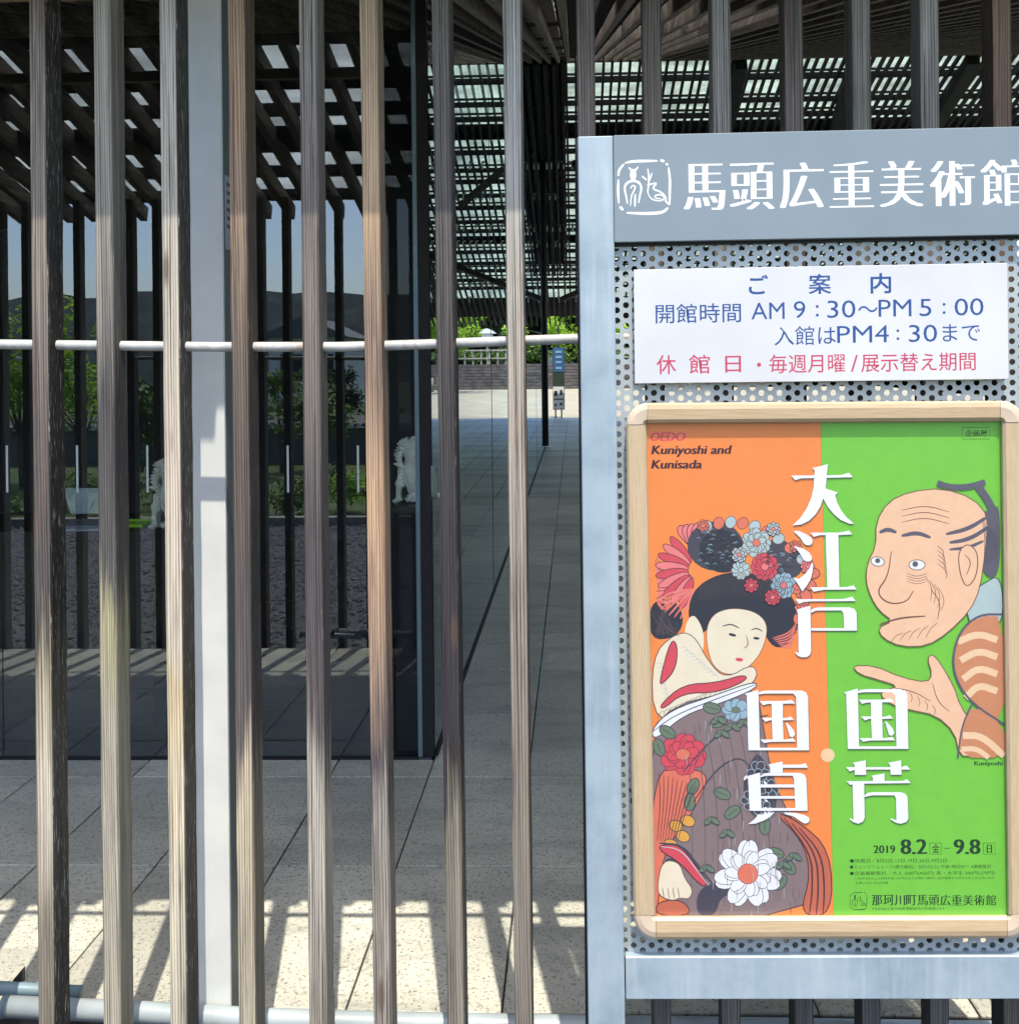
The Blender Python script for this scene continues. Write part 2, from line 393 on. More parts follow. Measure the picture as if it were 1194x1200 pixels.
for r in range(len(yrows)-1):
    y0, y1 = yrows[r], yrows[r+1]
    kmin, kmax = (-11, 6) if y0 < 3.2 else (0, 6 if y0 < 6 else 3)
    for k in range(kmin, kmax+1):
        slab(XA + DX*k, XA + DX*(k+1), y0, y1, M['paving'], floor)
for k in range(-11, 0): slab(XA + DX*k, XA + DX*(k+1), 3.23, 3.375, M['paving'], floor)
yend = yrows[-1]
mb = MB(); mb.quad((XA, yend, 0), (9, yend, 0), (9, 26.4, 0), (XA, 26.4, 0)); mb.quad((-9, 16.75, 0), (XA, 16.75, 0), (XA, 26.4, 0), (-9, 26.4, 0))
mb.quad((XA + DX*4, 6, -.004), (9, 6, -.004), (9, yend, -.004), (XA + DX*4, yend, -.004))
mb.quad((XA + DX*7, 2.06, -.004), (9, 2.06, -.004), (9, 6, -.004), (XA + DX*7, 6, -.004))
mb.build('distant_paving', M['farpaving'], floor, fix=False)
# interior floor
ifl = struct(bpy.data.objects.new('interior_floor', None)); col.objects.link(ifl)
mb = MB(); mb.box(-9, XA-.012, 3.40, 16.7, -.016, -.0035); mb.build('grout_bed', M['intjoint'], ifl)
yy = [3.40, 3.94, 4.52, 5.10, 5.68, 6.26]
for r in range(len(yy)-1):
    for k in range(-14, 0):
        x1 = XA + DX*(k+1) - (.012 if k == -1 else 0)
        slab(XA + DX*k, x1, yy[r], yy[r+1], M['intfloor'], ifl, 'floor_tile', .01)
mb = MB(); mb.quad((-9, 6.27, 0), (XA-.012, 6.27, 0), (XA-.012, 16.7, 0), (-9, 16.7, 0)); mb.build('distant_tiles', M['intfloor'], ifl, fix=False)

# plaza beyond the passage
mb = MB(); mb.poly([(-14, 26.4, 0), (14, 26.4, 0), (14, 50, .24), (-14, 50, .24)]); mb.poly([(-14, 26.4, 0), (-14, 26.4, -.3), (14, 26.4, -.3), (14, 26.4, 0)])
struct(mb.build('plaza', M['plaza'], fix=False))
steps = thing('garden_steps', 'wide dark timber steps climbing at the far end of the passage', 'steps')
for k in range(8):
    z0 = .24 + .15*k; y0 = 50 + .38*k; x0 = -5.4
    mb = MB(); mb.box(x0, 9.0, y0, y0 + .30, z0 + .02, z0 + .15); mb.box(x0, 9.0, y0+.05, y0 + .42, z0 - .2, z0 + .11)
    mb.build('step', M['sleeper'], steps)
mb = MB(); mb.box(-60, 60, 53.1, 140, .4, 1.42); struct(mb.build('far_terrace', M['moss']))

# ------------------------------------------------------------------ slat screen
screen = thing('slat_screen', 'tall screen of upright weathered cedar slats running across the whole front', 'louvre screen')
# colour down the slat: photo y -> z
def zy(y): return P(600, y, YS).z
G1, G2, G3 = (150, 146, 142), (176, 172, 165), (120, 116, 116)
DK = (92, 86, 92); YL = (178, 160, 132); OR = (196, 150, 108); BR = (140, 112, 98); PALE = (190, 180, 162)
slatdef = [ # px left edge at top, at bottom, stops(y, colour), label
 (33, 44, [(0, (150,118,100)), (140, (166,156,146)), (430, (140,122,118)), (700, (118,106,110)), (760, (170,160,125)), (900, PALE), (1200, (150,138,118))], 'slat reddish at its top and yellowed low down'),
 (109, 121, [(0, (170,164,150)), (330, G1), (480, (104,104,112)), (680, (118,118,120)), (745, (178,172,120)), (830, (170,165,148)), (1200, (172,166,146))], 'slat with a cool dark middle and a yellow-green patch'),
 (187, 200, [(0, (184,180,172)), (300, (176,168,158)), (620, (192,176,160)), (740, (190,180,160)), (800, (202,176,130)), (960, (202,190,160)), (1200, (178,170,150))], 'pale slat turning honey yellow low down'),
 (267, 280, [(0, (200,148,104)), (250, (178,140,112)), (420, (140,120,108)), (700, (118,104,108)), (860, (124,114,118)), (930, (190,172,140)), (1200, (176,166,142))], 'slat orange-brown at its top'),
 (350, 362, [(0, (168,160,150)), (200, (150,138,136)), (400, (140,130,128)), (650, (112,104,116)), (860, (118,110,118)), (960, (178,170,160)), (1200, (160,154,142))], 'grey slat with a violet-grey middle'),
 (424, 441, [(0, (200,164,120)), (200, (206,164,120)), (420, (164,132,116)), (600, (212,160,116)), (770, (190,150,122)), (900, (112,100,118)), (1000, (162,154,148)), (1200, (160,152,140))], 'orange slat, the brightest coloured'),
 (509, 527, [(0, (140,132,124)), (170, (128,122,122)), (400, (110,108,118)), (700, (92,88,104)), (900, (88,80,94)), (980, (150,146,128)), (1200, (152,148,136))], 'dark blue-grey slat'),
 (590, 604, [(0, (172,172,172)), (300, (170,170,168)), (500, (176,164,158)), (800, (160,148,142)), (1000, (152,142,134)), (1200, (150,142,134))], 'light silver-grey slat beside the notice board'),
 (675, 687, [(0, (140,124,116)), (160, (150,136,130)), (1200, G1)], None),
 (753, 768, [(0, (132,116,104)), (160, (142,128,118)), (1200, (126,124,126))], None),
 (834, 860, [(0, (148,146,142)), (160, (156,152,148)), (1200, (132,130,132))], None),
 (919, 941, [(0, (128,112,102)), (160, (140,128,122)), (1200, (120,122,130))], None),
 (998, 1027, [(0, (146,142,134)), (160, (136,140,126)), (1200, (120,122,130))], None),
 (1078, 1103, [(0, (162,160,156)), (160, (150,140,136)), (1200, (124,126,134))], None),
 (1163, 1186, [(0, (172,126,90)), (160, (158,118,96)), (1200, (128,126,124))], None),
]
SW, SD = .0315, .057
ZB, ZT = -.19, 1.24 + .336 + .264*YS - .03
def slat_mesh(seed, mats):
    rs = random.Random(seed); b = MB(); N = 26; ch = .0022; rings = []
    for i in range(N+1):
        z = ZB + (ZT-ZB)*i/N; j = lambda s=.0005: rs.uniform(-s, s)
        prof = [(ch, 0), (SW-ch, 0), (SW, ch), (SW, SD-ch), (SW-ch, SD), (ch, SD), (0, SD-ch), (0, ch)]
        rings.append(len(b.v))
        for (x, y) in prof: b.v.append((x + j(), y + j(), z))
    for i in range(N):
        for k in range(8):
            a, c = rings[i]+k, rings[i]+(k+1) % 8
            b.f.append((a, c, rings[i+1]+(k+1) % 8, rings[i+1]+k)); b.m.append(0 if k in (0, 7) else 1)
    b.f.append(tuple(reversed(range(8)))); b.m.append(1); b.f.append(tuple(rings[-1]+k for k in range(8))); b.m.append(1)
    return b
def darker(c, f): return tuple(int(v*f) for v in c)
for i, (xt, xb, stops, lab) in enumerate(slatdef):
    x_top = XP(xt, 5, YS); x_bot = XP(xb, 1195, YS) if xt < 700 else x_top
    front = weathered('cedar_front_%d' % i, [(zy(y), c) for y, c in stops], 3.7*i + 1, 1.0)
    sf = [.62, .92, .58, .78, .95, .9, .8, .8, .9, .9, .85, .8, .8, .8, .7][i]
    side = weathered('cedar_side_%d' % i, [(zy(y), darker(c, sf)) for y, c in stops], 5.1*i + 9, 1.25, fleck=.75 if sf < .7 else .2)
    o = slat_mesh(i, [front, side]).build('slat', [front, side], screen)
    o.location = ((x_top + x_bot)/2, YS, 0)
    # a hair of lean, as the slats in the photo are not perfectly parallel
    lean = (x_top - x_bot) / 1.75
    o.rotation_euler = (0, max(-.006, min(.006, lean)), 0)
    if lab: o['label'] = lab
gen = [weathered('cedar_generic_%d' % k, [(-.2, c1), (1, c2), (2, c3)], 31+k*7, 1.0) for k, (c1, c2, c3) in enumerate([((150,144,134), (120,112,112), (160,150,140)), ((160,150,130), (140,130,124), (150,140,134)), ((140,134,126), (104,100,110), (170,140,116))])]
gm = [slat_mesh(50+k, None).build('slat', [gen[k], gen[k]], screen) for k in range(3)]
xs = [XP(33, 600, YS) - .1215*(k+1) for k in range(18)] + [XP(1163, 600, YS) + .1215*(k+1) for k in range(6)]
for k, x in enumerate(xs):
    if k < 3: o = gm[k]
    else: o = bpy.data.objects.new('slat', gm[k % 3].data); link(o, screen)
    o.location = (x + random.uniform(-.003, .003), YS, 0)
# thin pipe threaded through the slats
pp = [(-700, 403), (-60, 403), (0, 403.5), (120, 405), (250, 406.5), (400, 406.5), (500, 403.5), (600, 399.5), (690, 396.5), (900, 394), (1260, 390)]
mb = MB(); mb.tube([P(x, y, YS + SD*.55) for x, y in pp], .0088, 16); mb.build('threaded_pipe', M['pipe'], screen, smooth=True)
mb = MB(); mb.tube([P(x, y + 2, YS + SD*.55) for x, y in [(-1700, 1320), (-700, 1300)]], .0088, 12)  # lower tie outside the frame

# pipe along the floor edge, behind the slats
t = thing('drain_pipe', 'pale blue-white pipe lying along the floor edge behind the slat feet', 'pipe')
mb = MB(); YP = 1.975
mb.tube([P(8, 1179.5, YP), P(160, 1186, YP), P(300, 1194, YP), P(470, 1199, YP), P(700, 1203, YP), P(1300, 1212, YP)], .0188, 20); mb.build('pipe', M['lightpipe'], t, smooth=True)
mb = MB(); mb.tube([P(4, 1179.3, YP), P(9, 1179.5, YP)], .0205, 20); mb.build('end_cap', M['bluepipe'], t, smooth=True)
t = thing('pipe_offcut', 'short faded blue pipe stub behind the drain pipe at lower left', 'pipe')
mb = MB(); mb.tube([P(-70, 1156, 2.03), P(0, 1158, 2.03), P(95, 1163, 2.03)], .0125, 16); mb.build('pipe', M['bluepipe'], t, smooth=True)
mb = MB(); mb.prism([P(12, 1153, 2.04), P(27, 1135, 2.04), P(27, 1152, 2.04)], .01); mb.build('bracket', M['black'], t)

# ------------------------------------------------------------------ white steel post behind the slats
t = thing('steel_post', 'slender white steel post with dark side standing behind the fourth slat from left', 'post')
YC = 2.0
def vrect(xl, xr, Y0, Y1, z0, z1, mat, name, par, bevel=0):
    m_ = MB(); m_.box(xl, xr, Y0, Y1, z0, z1); return m_.build(name, mat, par, bevel=bevel)
xl = (XP(220, 5, YC) + XP(232, 1170, YC))/2; xr = (XP(260, 5, YC) + XP(269, 1170, YC))/2
ZC = 1.24 + .336 + .264*YC - .03
vrect(xl, xr, YC, YC+.008, -.28, ZC, M['whitesteel'], 'front_flange', t, .001)
vrect(xr-.007, xr+.001, YC+.0085, YC+.066, -.28, ZC, M['steelgrey'], 'side_plate', t)
vrect(xl, xr, YC+.067, YC+.075, -.28, ZC, M['steelgrey'], 'rear_flange', t)
n_ = tag(MB(), ) if False else None
mb = MB(); zz0, zz1 = P(266, 293, YC+.03).z, P(266, 207, YC+.03).z
mb.box(xr+.0015, xr+.0025, YC+.010, YC+.060, zz0, zz1); no = mb.build('taped_notice', M['paper'], t)
mb = MB()
for k in range(6): mb.box(xr+.0026, xr+.003, YC+.018, YC+.018+.03*random.uniform(.5, 1), zz1-.02-.016*k, zz1-.013-.016*k)
mb.build('print', M['inkdark'], no)

# ------------------------------------------------------------------ roof
roof = thing('louvred_roof', 'gabled roof of dark timber strips over pale translucent sheets', 'roof')
RH0, RS, YR = 1.24 + .336, .264, 14.0
def zn(y): return RH0 + RS*y
ZR = zn(YR)
def zf(y): return ZR - RS*(y - YR)
YE = 1.64; YF = 25.4
XL, XRR = -7.5, 8.2
n = 0
base = None
x = XL
while x < XRR:
    if base is None:
        b = MB(); b.beam((0, YE, zn(YE)-.004), (0, YR, zn(YR)-.004), .032, .068); base = b.build('roof_strip', M['rooftimber'], roof); o = base
    else:
        o = bpy.data.objects.new('roof_strip', base.data); link(o, roof)
    o.location = (x + random.uniform(-.004, .004), 0, random.uniform(-.004, .004))
    x += .1205
# cover of the near slope: opaque beyond 2.98, translucent above the open eave
up = .045
def deck(x0, x1, y0, y1, m_='rooftimber', g=0, nm='roof_deck'):
    mb = MB(); mb.prism([(x0, y0, zn(y0)+up+g), (x1, y0, zn(y0)+up+g), (x1, y1, zn(y1)+up+g), (x0, y1, zn(y1)+up+g)], 0, dirv=(0, 0, .03)); mb.build(nm, M[m_], roof)
deck(XL-.2, -.08, 2.98, YR); deck(.98, XRR+.2, 2.98, YR); deck(-.079, .979, 2.98, 4.6)
deck(-.3, 1.2, 4.5, YR, 'eavesheet', .16, 'skylight_sheet')
y = 4.75
while y < YR:
    mb = MB(); mb.beam((-.075, y, zn(y)+.075), (.975, y, zn(y)+.075), .09, .05); mb.build('skylight_batten', M['darktimber'], roof); y += .36
mb = MB(); mb.prism([(XL-.2, YE-.02, zn(YE)+up+.05), (XRR+.2, YE-.02, zn(YE)+up+.05), (XRR+.2, 2.975, zn(2.975)+up+.05), (XL-.2, 2.975, zn(2.975)+up+.05)], 0, dirv=(0, 0, .006)); mb.build('eave_sheet', M['eavesheet'], roof)
for y, w, h in ((1.70, .05, .05), (1.95, .035, .05), (2.25, .30, .05), (2.50, .03, .05), (2.73, .12, .05)):
    mb = MB(); mb.beam((XL, y, zn(y)+.058), (XRR, y, zn(y)+.058), w, h); mb.build('purlin', M['darktimber'], roof)
mb = MB(); mb.beam((XL, 2.96, zn(2.96)-.05), (XRR, 2.96, zn(2.96)-.05), .025, .034); mb.build('fascia', M['gold'], roof)
for y in (4.4, 6.4, 8.4, 10.4, 12.4, 13.95):
    mb = MB(); mb.beam((XL, y, zn(y)+.06), (XRR, y, zn(y)+.06), .08, .05); mb.build('purlin', M['darktimber'], roof)
# cross battens of the near soffit, seen as planks
# far slope
mb = MB(); x = XL
while x < XRR:
    xx = x + random.uniform(-.01, .01); w = .034
    mb.beam((xx, YR, ZR), (xx, YF, zf(YF)), w, .06); x += .122
tag(mb.build('distant_roof_strips', M['darktimber'], roof, fix=False), kind='stuff')
mb = MB(); mb.prism([(XL-.2, YR, ZR+.30), (XRR+.2, YR, ZR+.30), (XRR+.2, YF, zf(YF)+.30), (XL-.2, YF, zf(YF)+.30)], 0, dirv=(0, 0, .006)); mb.build('roof_sheet', M['sheet'], roof)
y = YR + .12; k = 0
while y < 23.6:
    w = (.06, .09, .05, .07)[k % 4]
    mb = MB(); mb.beam((XL, y, zf(y)+.07), (XRR, y, zf(y)+.07), w, .07); mb.beam((XL, y+.1, zf(y+.1)+.2), (XRR, y+.1, zf(y+.1)+.2), .03, .03)
    mb.build('purlin', M['darktimber'], roof)
    y += (.50, .62, .42, .55)[k % 4]; k += 1
for y0, y1, g in ((15.9, 16.25, .1), (20.2, 20.5, .1), (23.7, 25.0, .08)):
    mb = MB(); mb.prism([(XL, y0, zf(y0)+g), (XRR, y0, zf(y0)+g), (XRR, y1, zf(y1)+g), (XL, y1, zf(y1)+g)], 0, dirv=(0, 0, .02)); mb.build('solid_roof_board', M['darktimber'], roof)
mb = MB(); mb.prism([(-.72, YR-.05, ZR+.10), (-.06, YR-.05, ZR+.10), (-.16, 21.6, zf(21.6)+.10), (-.78, 21.6, zf(21.6)+.10)], 0, dirv=(0, 0, .02)); mb.build('solid_roof_board', M['darktimber'], roof)
for k in range(6):
    xx = -.70 + .12*k
    mb = MB(); mb.beam((xx, YR, ZR-.045), (xx-.03, 21.9, zf(21.9)-.045), .05, .05); mb.build('hanging_batten', M['darktimber'], roof)
# slanted braces and rafters under the far slope
def brace(p, q, w=.1, h=.12):
    mb = MB(); mb.beam(p, q, w, h); mb.build('brace', M['darktimber'], roof)
def onfar(px, py, dz=-.12):
    # point on the far slope seen at px,py
    d = F0 + CR*((px-CX)/FPX) + CU*((CY-py)/FPX); a = d.z/d.y
    Y = (ZR + RS*YR - CAMP.z) / (a + RS); p = P(px, py, Y); p.z += dz; return p
def mo(v): return Vector((2*XA - v.x, v.y, v.z))
brace(mo(onfar(540, 232)), mo(onfar(598, 183)), .08, .1)
brace(mo(onfar(500, 292)), mo(onfar(634, 344)), .1, .1)
brace(mo(onfar(497, 290)), mo(onfar(516, 350)), .1, .1)
for a_, b_ in (((868, 64), (845, 158)), ((1140, 58), (1085, 158)), ((1000, 64), (975, 158))):
    brace(onfar(*a_), onfar(*b_), .16, .16)
mb = MB(); rr = random.Random(5)
for yrow in (188, 225, 262, 281, 312, 330, 347):
    for k in range(26):
        px = 498 + k*(7.5) + rr.uniform(-1, 1)
        if rr.random() < .55: continue
        p = onfar(px, yrow, -.04); p = mo(p) if px < 636 else p; mb.box(p.x-.012, p.x+.012, p.y-.01, p.y+.01, p.z-.10, p.z+.03); mb.box(p.x-.05, p.x+.012, p.y-.01, p.y+.01, p.z+.0, p.z+.03)
tag(mb.build('metal_clips', M['whitesteel'], roof, fix=False), kind='stuff')

# ------------------------------------------------------------------ glass front and corner
gw = thing('glass_wall', 'dark reflecting glass front with thin white warning marks behind the slats', 'glass wall')
ZG0 = .004; ZG1 = zn(YG) - .045
xc = XA + .0  # corner
xpane = XP(455, 700, YG); xtrim = XP(488.5, 700, YG); xt2 = XP(493.5, 700, YG)
edges = [-7.4, -5.6, -3.7, -1.85, xpane]
for a_, b_ in zip(edges[:-1], edges[1:]):
    m_ = MB(); m_.quad((a_+.002, YG, ZG0), (b_-.002, YG, ZG0), (b_-.002, YG, ZG1), (a_+.002, YG, ZG1)); m_.build('pane', M['glass'], gw, fix=False)
m_ = MB(); m_.quad((xpane+.001, YG, ZG0), (xtrim, YG, ZG0), (xtrim, YG, ZG1), (xpane+.001, YG, ZG1)); m_.build('pane', M['clearglass'], gw, fix=False)
vrect(xtrim, xt2, YG-.003, YG+.008, ZG0, ZG1, M['edge'], 'corner_trim', gw)
vrect(xt2+.0005, XA-.0035, YG-.001, YG+.006, ZG0, ZG1, M['gasket'], 'corner_seal', gw)
vrect(-7.4, xtrim, YG-.004, YG+.008, -.012, .0035, M['gasket'], 'bottom_seal', gw)
for k in range(-8, 6):
    px = 8.5 + 82.2*k
    if px > 450: continue
    a_ = P(px, 522, YG-.001); c_ = P(px+.6, 577, YG-.001)
    m_ = MB(); m_.box(a_.x-.0034, a_.x+.0034, YG-.0015, YG-.001, c_.z, a_.z); m_.build('warning_mark', M['decal'], gw)
# side glass wall
gs = thing('glass_side_wall', 'long glass wall receding beside the passage, mirroring its floor', 'glass wall')
ye = [YG+.01, 5.9, 9.2, 12.9, 16.6]
for a_, b_ in zip(ye[:-1], ye[1:]):
    m_ = MB(); m_.poly([(XA, a_, ZG0), (XA, b_-.006, ZG0), (XA, b_-.006, (zn(b_) if b_ < YR else zf(b_))-.05), (XA, min(YR, b_-.006), zn(min(YR, b_))-.05), (XA, a_, zn(a_)-.05)] if b_ > YR else [(XA, a_, ZG0), (XA, b_-.006, ZG0), (XA, b_-.006, zn(b_)-.05), (XA, a_, zn(a_)-.05)])
    m_.build('pane', M['sideglass'], gs, fix=False)
    vrect(XA-.006, XA+.0015, b_-.0055, b_-.0005, .001, zn(min(b_, YR))-.3, M['gasket'], 'joint_seal', gs)
vrect(XA-.006, XA+.009, YG+.01, 16.6, -.010, .0038, M['gasket'], 'bottom_seal', gs)
t = thing('pole', 'thin black steel pole at the far end of the glass wall', 'pole')
p = P(640.5, 523, 16.75); mb = MB(); mb.tube([(p.x, p.y, 0), (p.x, p.y, zf(16.75)-.02)], .033, 12); mb.build('shaft', M['black'], t, smooth=True)
mb = MB(); mb.tube([(p.x, p.y, 0), (p.x, p.y, .012)], .07, 16); mb.build('base_plate', M['whitesteel'], t)

# interior
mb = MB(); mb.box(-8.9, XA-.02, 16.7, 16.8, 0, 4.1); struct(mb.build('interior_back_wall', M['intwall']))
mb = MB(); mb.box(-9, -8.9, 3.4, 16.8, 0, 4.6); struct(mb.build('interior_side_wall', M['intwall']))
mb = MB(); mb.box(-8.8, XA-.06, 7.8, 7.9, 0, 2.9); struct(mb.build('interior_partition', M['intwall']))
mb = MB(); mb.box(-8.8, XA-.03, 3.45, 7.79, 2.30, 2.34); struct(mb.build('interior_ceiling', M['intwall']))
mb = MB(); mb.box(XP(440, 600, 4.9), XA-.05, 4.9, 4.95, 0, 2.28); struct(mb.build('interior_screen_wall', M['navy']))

# ------------------------------------------------------------------ things inside: counter, laptop, statues
t = thing('reception_counter', 'long low black counter inside the glass front', 'counter')
mb = MB(); zt = P(100, 612, 3.85).z; mb.box(-3.2, XP(205, 612, 3.85), 3.62, 4.1, zt-.03, zt); mb.build('counter_top', M['counter'], t)
mb = MB(); mb.box(-3.15, XP(200, 612, 3.85), 3.68, 4.05, .003, zt-.031); mb.build('counter_front', M['counter'], t)
lp = thing('laptop', 'open pale silver laptop seen on the counter behind the glass', 'laptop')
YL_ = 3.8
a_, b_, c_, d_ = P(74, 572, YL_+.03), P(130, 572, YL_+.03), P(130, 602, YL_-.02), P(83, 602, YL_-.02)
mb = MB(); mb.prism([a_, b_, c_, d_], .008); mb.build('lid', M['laptop'], lp, bevel=.0015)
e0 = P(83, 602.6, YL_-.02); w_ = c_.x - e0.x
mb = MB(); mb.prism([(e0.x, YL_-.02, zt+.022), (c_.x, YL_-.02, zt+.022), (c_.x+.02, YL_-.16, zt+.004), (e0.x+.03, YL_-.16, zt+.004)], 0, dirv=(0, 0, -.009)); kb = mb.build('base', M['laptop'], lp)
mb = MB()
for r in range(4):
    for k in range(9):
        u0 = e0.x + .012 + k*w_*.1; y0 = YL_-.035 - r*.02; zz = zt+.0225 - (.018/.14)*(r*.02+.015)
        mb.box(u0, u0+w_*.08, y0-.014, y0, zz, zz+.002)
mb.build('keys', M['laptopdark'], kb)
t = thing('lime_tray', 'flat lime green tray lying on the counter left of the lion statue', 'tray')
p0 = P(146, 614, 3.75); p1 = P(174, 611, 3.75)
mb = MB(); mb.box(p0.x, p1.x, 3.70, 3.78, zt+.001, zt+.014); mb.build('tray_base', M['lime'], t, bevel=.002)
mb = MB(); mb.box(p0.x, p1.x, 3.781, 3.787, zt+.001, zt+.020); mb.build('tray_rim', M['lime'], t)

def lion(name, label, origin, s):
    """seated guardian lion facing left; s = height"""
    root = thing(name, label, 'statue', None); root.location = origin
    bm = bmesh.new()
    def blob(c, r, rot=0, seg=2):
        m_ = Matrix.Translation(c) @ Matrix.Rotation(rot, 4, 'Y') @ Matrix.Diagonal((*r, 1))
        bmesh.ops.create_icosphere(bm, subdivisions=seg, radius=1, matrix=m_)
    blob((.06, 0, .50), (.20, .15, .34), .25)       # torso
    blob((.16, 0, .22), (.23, .19, .20))            # haunches
    blob((.00, 0, .82), (.15, .13, .155))           # head
    blob((-.12, 0, .77), (.08, .09, .07))           # muzzle
    blob((.09, 0, .70), (.17, .15, .26), .2)        # mane
    for sy in (-1, 1):
        blob((-.17, .08*sy, .28), (.055, .05, .25), .06)   # front legs
        blob((-.20, .08*sy, .035), (.085, .058, .045))     # front paws
        blob((.04, .14*sy, .06), (.14, .06, .06))          # hind paws
        blob((.05, .09*sy, .955), (.05, .03, .05))         # ears
    blob((.36, 0, .12), (.10, .05, .06), .5); blob((.33, 0, .42), (.055, .06, .17), -.35)
    me = bpy.data.meshes.new('body'); bm.to_mesh(me); bm.free()
    for v in me.vertices: v.co *= s
    o = bpy.data.objects.new('body', me); link(o)
    md = o.modifiers.new('r', 'REMESH'); md.mode = 'VOXEL'; md.voxel_size = s*.024
    ds = o.modifiers.new('s', 'SMOOTH'); ds.iterations = 2; ds.factor = .5
    bpy.context.view_layer.update(); dg = bpy.context.evaluated_depsgraph_get()
    me2 = bpy.data.meshes.new_from_object(o.evaluated_get(dg)); bpy.data.objects.remove(o)
    for v in me2.vertices:
        k = (noise.noise(v.co/s*8)*.016 + .010*math.sin(v.co.x/s*60 + 9*noise.noise(v.co/s*4)))*s; v.co += v.normal*k
    me2.polygons.foreach_set('use_smooth', [True]*len(me2.polygons)); me2.materials.append(M['ceramic'])
    b = bpy.data.objects.new('body', me2); link(b, root)
    mb = MB(); rr = random.Random(2)
    for k in range(13):                     # mane curls down the chest and back
        z = .92 - .055*k; xo = -.08 - .10*math.sin(k*.35) if k < 9 else -.15
        for sy in (-.5, 0, .5):
            j = rr.uniform(-.02, .02); c0 = Vector((xo + .05, sy*.16, z + j)); c1 = Vector((xo - rr.uniform(.02, .08), sy*.2 + rr.uniform(-.03, .03), z + j + rr.uniform(-.03, .04)))
            w_ = rr.uniform(.75, 1.35); mb.tube([c0*s, (c0*.5 + c1*.5 + Vector((0, 0, -.012)))*s, c1*s], [.040*s*w_, .030*s*w_, .009*s], 8)
    for k in range(8):
        z = .95 - .07*k; xo = .16 + .08*math.sin(k*.4)
        mb.tube([Vector((xo-.04, 0, z))*s, Vector((xo+.05, 0, z+.03))*s], [.04*s, .008*s], 7)
    tag(mb.build('mane_curls', M['ceramic'], root, smooth=True), kind='stuff')
    return root
s2 = .223
zt2 = P(487, 588, 3.56).z
st2 = lion('lion_statue', 'white lion statue seen through the glass corner at the passage', (XP(482, 588, 3.56), 3.56, zt2), s2)
s1 = .25
st1 = lion('lion_statue', 'white lion statue on the counter, half hidden by the third slat', (XP(199, 613, 3.70), 3.70, zt+.001), s1)
t = thing('pedestal', 'black pedestal under the lion statue in the glass corner', 'pedestal')
xa_, xb_ = XP(461, 588, 3.5), XA - .015
mb = MB(); mb.box(xa_, xb_, 3.44, 3.70, zt2-.022, zt2-.001); mb.build('pedestal_top', M['counter'], t)
mb = MB(); mb.box(xa_+.012, xb_-.012, 3.45, 3.69, .003, zt2-.0225); mb.build('pedestal_body', M['intwall'], t)

# ------------------------------------------------------------------ vegetation helpers
def crown_mb(center, rad, n, leaf, rs, clumps=9):
    b = MB(); cs = []
    for _ in range(clumps):
        v = Vector((rs.gauss(0, .5), rs.gauss(0, .5), rs.gauss(0, .42)))
        cs.append((Vector((v.x*rad[0], v.y*rad[1], v.z*rad[2])), rs.uniform(.28, .55)))
    for i in range(n):
        c, r = rs.choice(cs)
        d = Vector((rs.gauss(0, 1), rs.gauss(0, 1), rs.gauss(0, 1))).normalized() * (rs.random()**.4)
        p = Vector(center) + c + Vector((d.x*rad[0]*r, d.y*rad[1]*r, d.z*rad[2]*r))
        a = Vector((rs.uniform(-1, 1), rs.uniform(-1, 1), rs.uniform(-.6, .6))).normalized(); q = a.cross(Vector((rs.uniform(-1, 1), rs.uniform(-1, 1), 1))).normalized()
        l = leaf*rs.uniform(.6, 1.3); n0 = len(b.v)
        b.v += [tuple(p - a*l), tuple(p + q*l*.45), tuple(p + a*l), tuple(p - q*l*.45)]; b.f.append((n0, n0+1, n0+2, n0+3)); b.m.append(0)
    return b, cs
def tree(name, label, cat, base, h, rad, n, leaf, mat, seed, trunk=.05, group=None, cz=.68, tm=None):
    rs = random.Random(seed); root = thing(name, label, cat, group); root.location = base
    cen = (0, 0, h*cz); b, cs = crown_mb(cen, rad, n, leaf, rs); b.build('crown', mat, root, fix=False)
    mb = MB(); top = Vector((rs.uniform(-.1, .1), 0, h*cz))
    mb.tube([(0, 0, -.05), (top.x*.4, .02, h*.3), tuple(top)], [trunk, trunk*.75, trunk*.35], 8)
    for c, r in cs[:6]:
        mb.tube([(top.x*.4, 0, h*.35), tuple(Vector(cen) + c*.8)], [trunk*.45, trunk*.12], 6)
    mb.build('trunk', tm or M['bark'], root, smooth=True); return root

# beyond the passage (things the photo shows left of the pole are seen mirrored in the side glass)
def mq(px, py, Y):
    q = P(px, py, Y); return Vector((2*XA - q.x, q.y, q.z))
gy = 1.42
tree('young_maple', 'bright green young maple above the steps right of the white lantern house', 'tree', (P(655, 420, 57).x, 57, gy), 3.6, (2.3, 1.4, 1.4), 2600, .13, M['leafbright'], 11, .07, cz=.62)
tree('young_maple', 'low bright green maple behind the black pole at the step top', 'tree', (P(626, 420, 55).x, 55, gy), 2.6, (1.3, 1.1, .9), 1500, .12, M['leafbright'], 12, .05, cz=.55)
tree('bamboo_clump', 'slender bamboo with bright leaves at the left side of the plaza', 'bamboo', (mq(504, 450, 44).x, 44, .18), 4.0, (1.5, 1.0, 1.2), 2400, .12, M['leafbright'], 13, .035, cz=.74, tm=M['greenstem'])
tree('bamboo_clump', 'thin leaning bamboo just behind the blue-grey slat', 'bamboo', (mq(534, 450, 46).x, 46, .2), 3.4, (1.0, .8, 1.0), 1100, .11, M['leafbright'], 14, .03, cz=.78, tm=M['greenstem'])
tree('shrub', 'green shrub behind the low rail left of the light grey slat', 'shrub', (mq(556, 420, 55.5).x, 55.5, gy), 1.0, (2.4, .6, .5), 1500, .10, M['leafmid'], 15, .03, cz=.45)
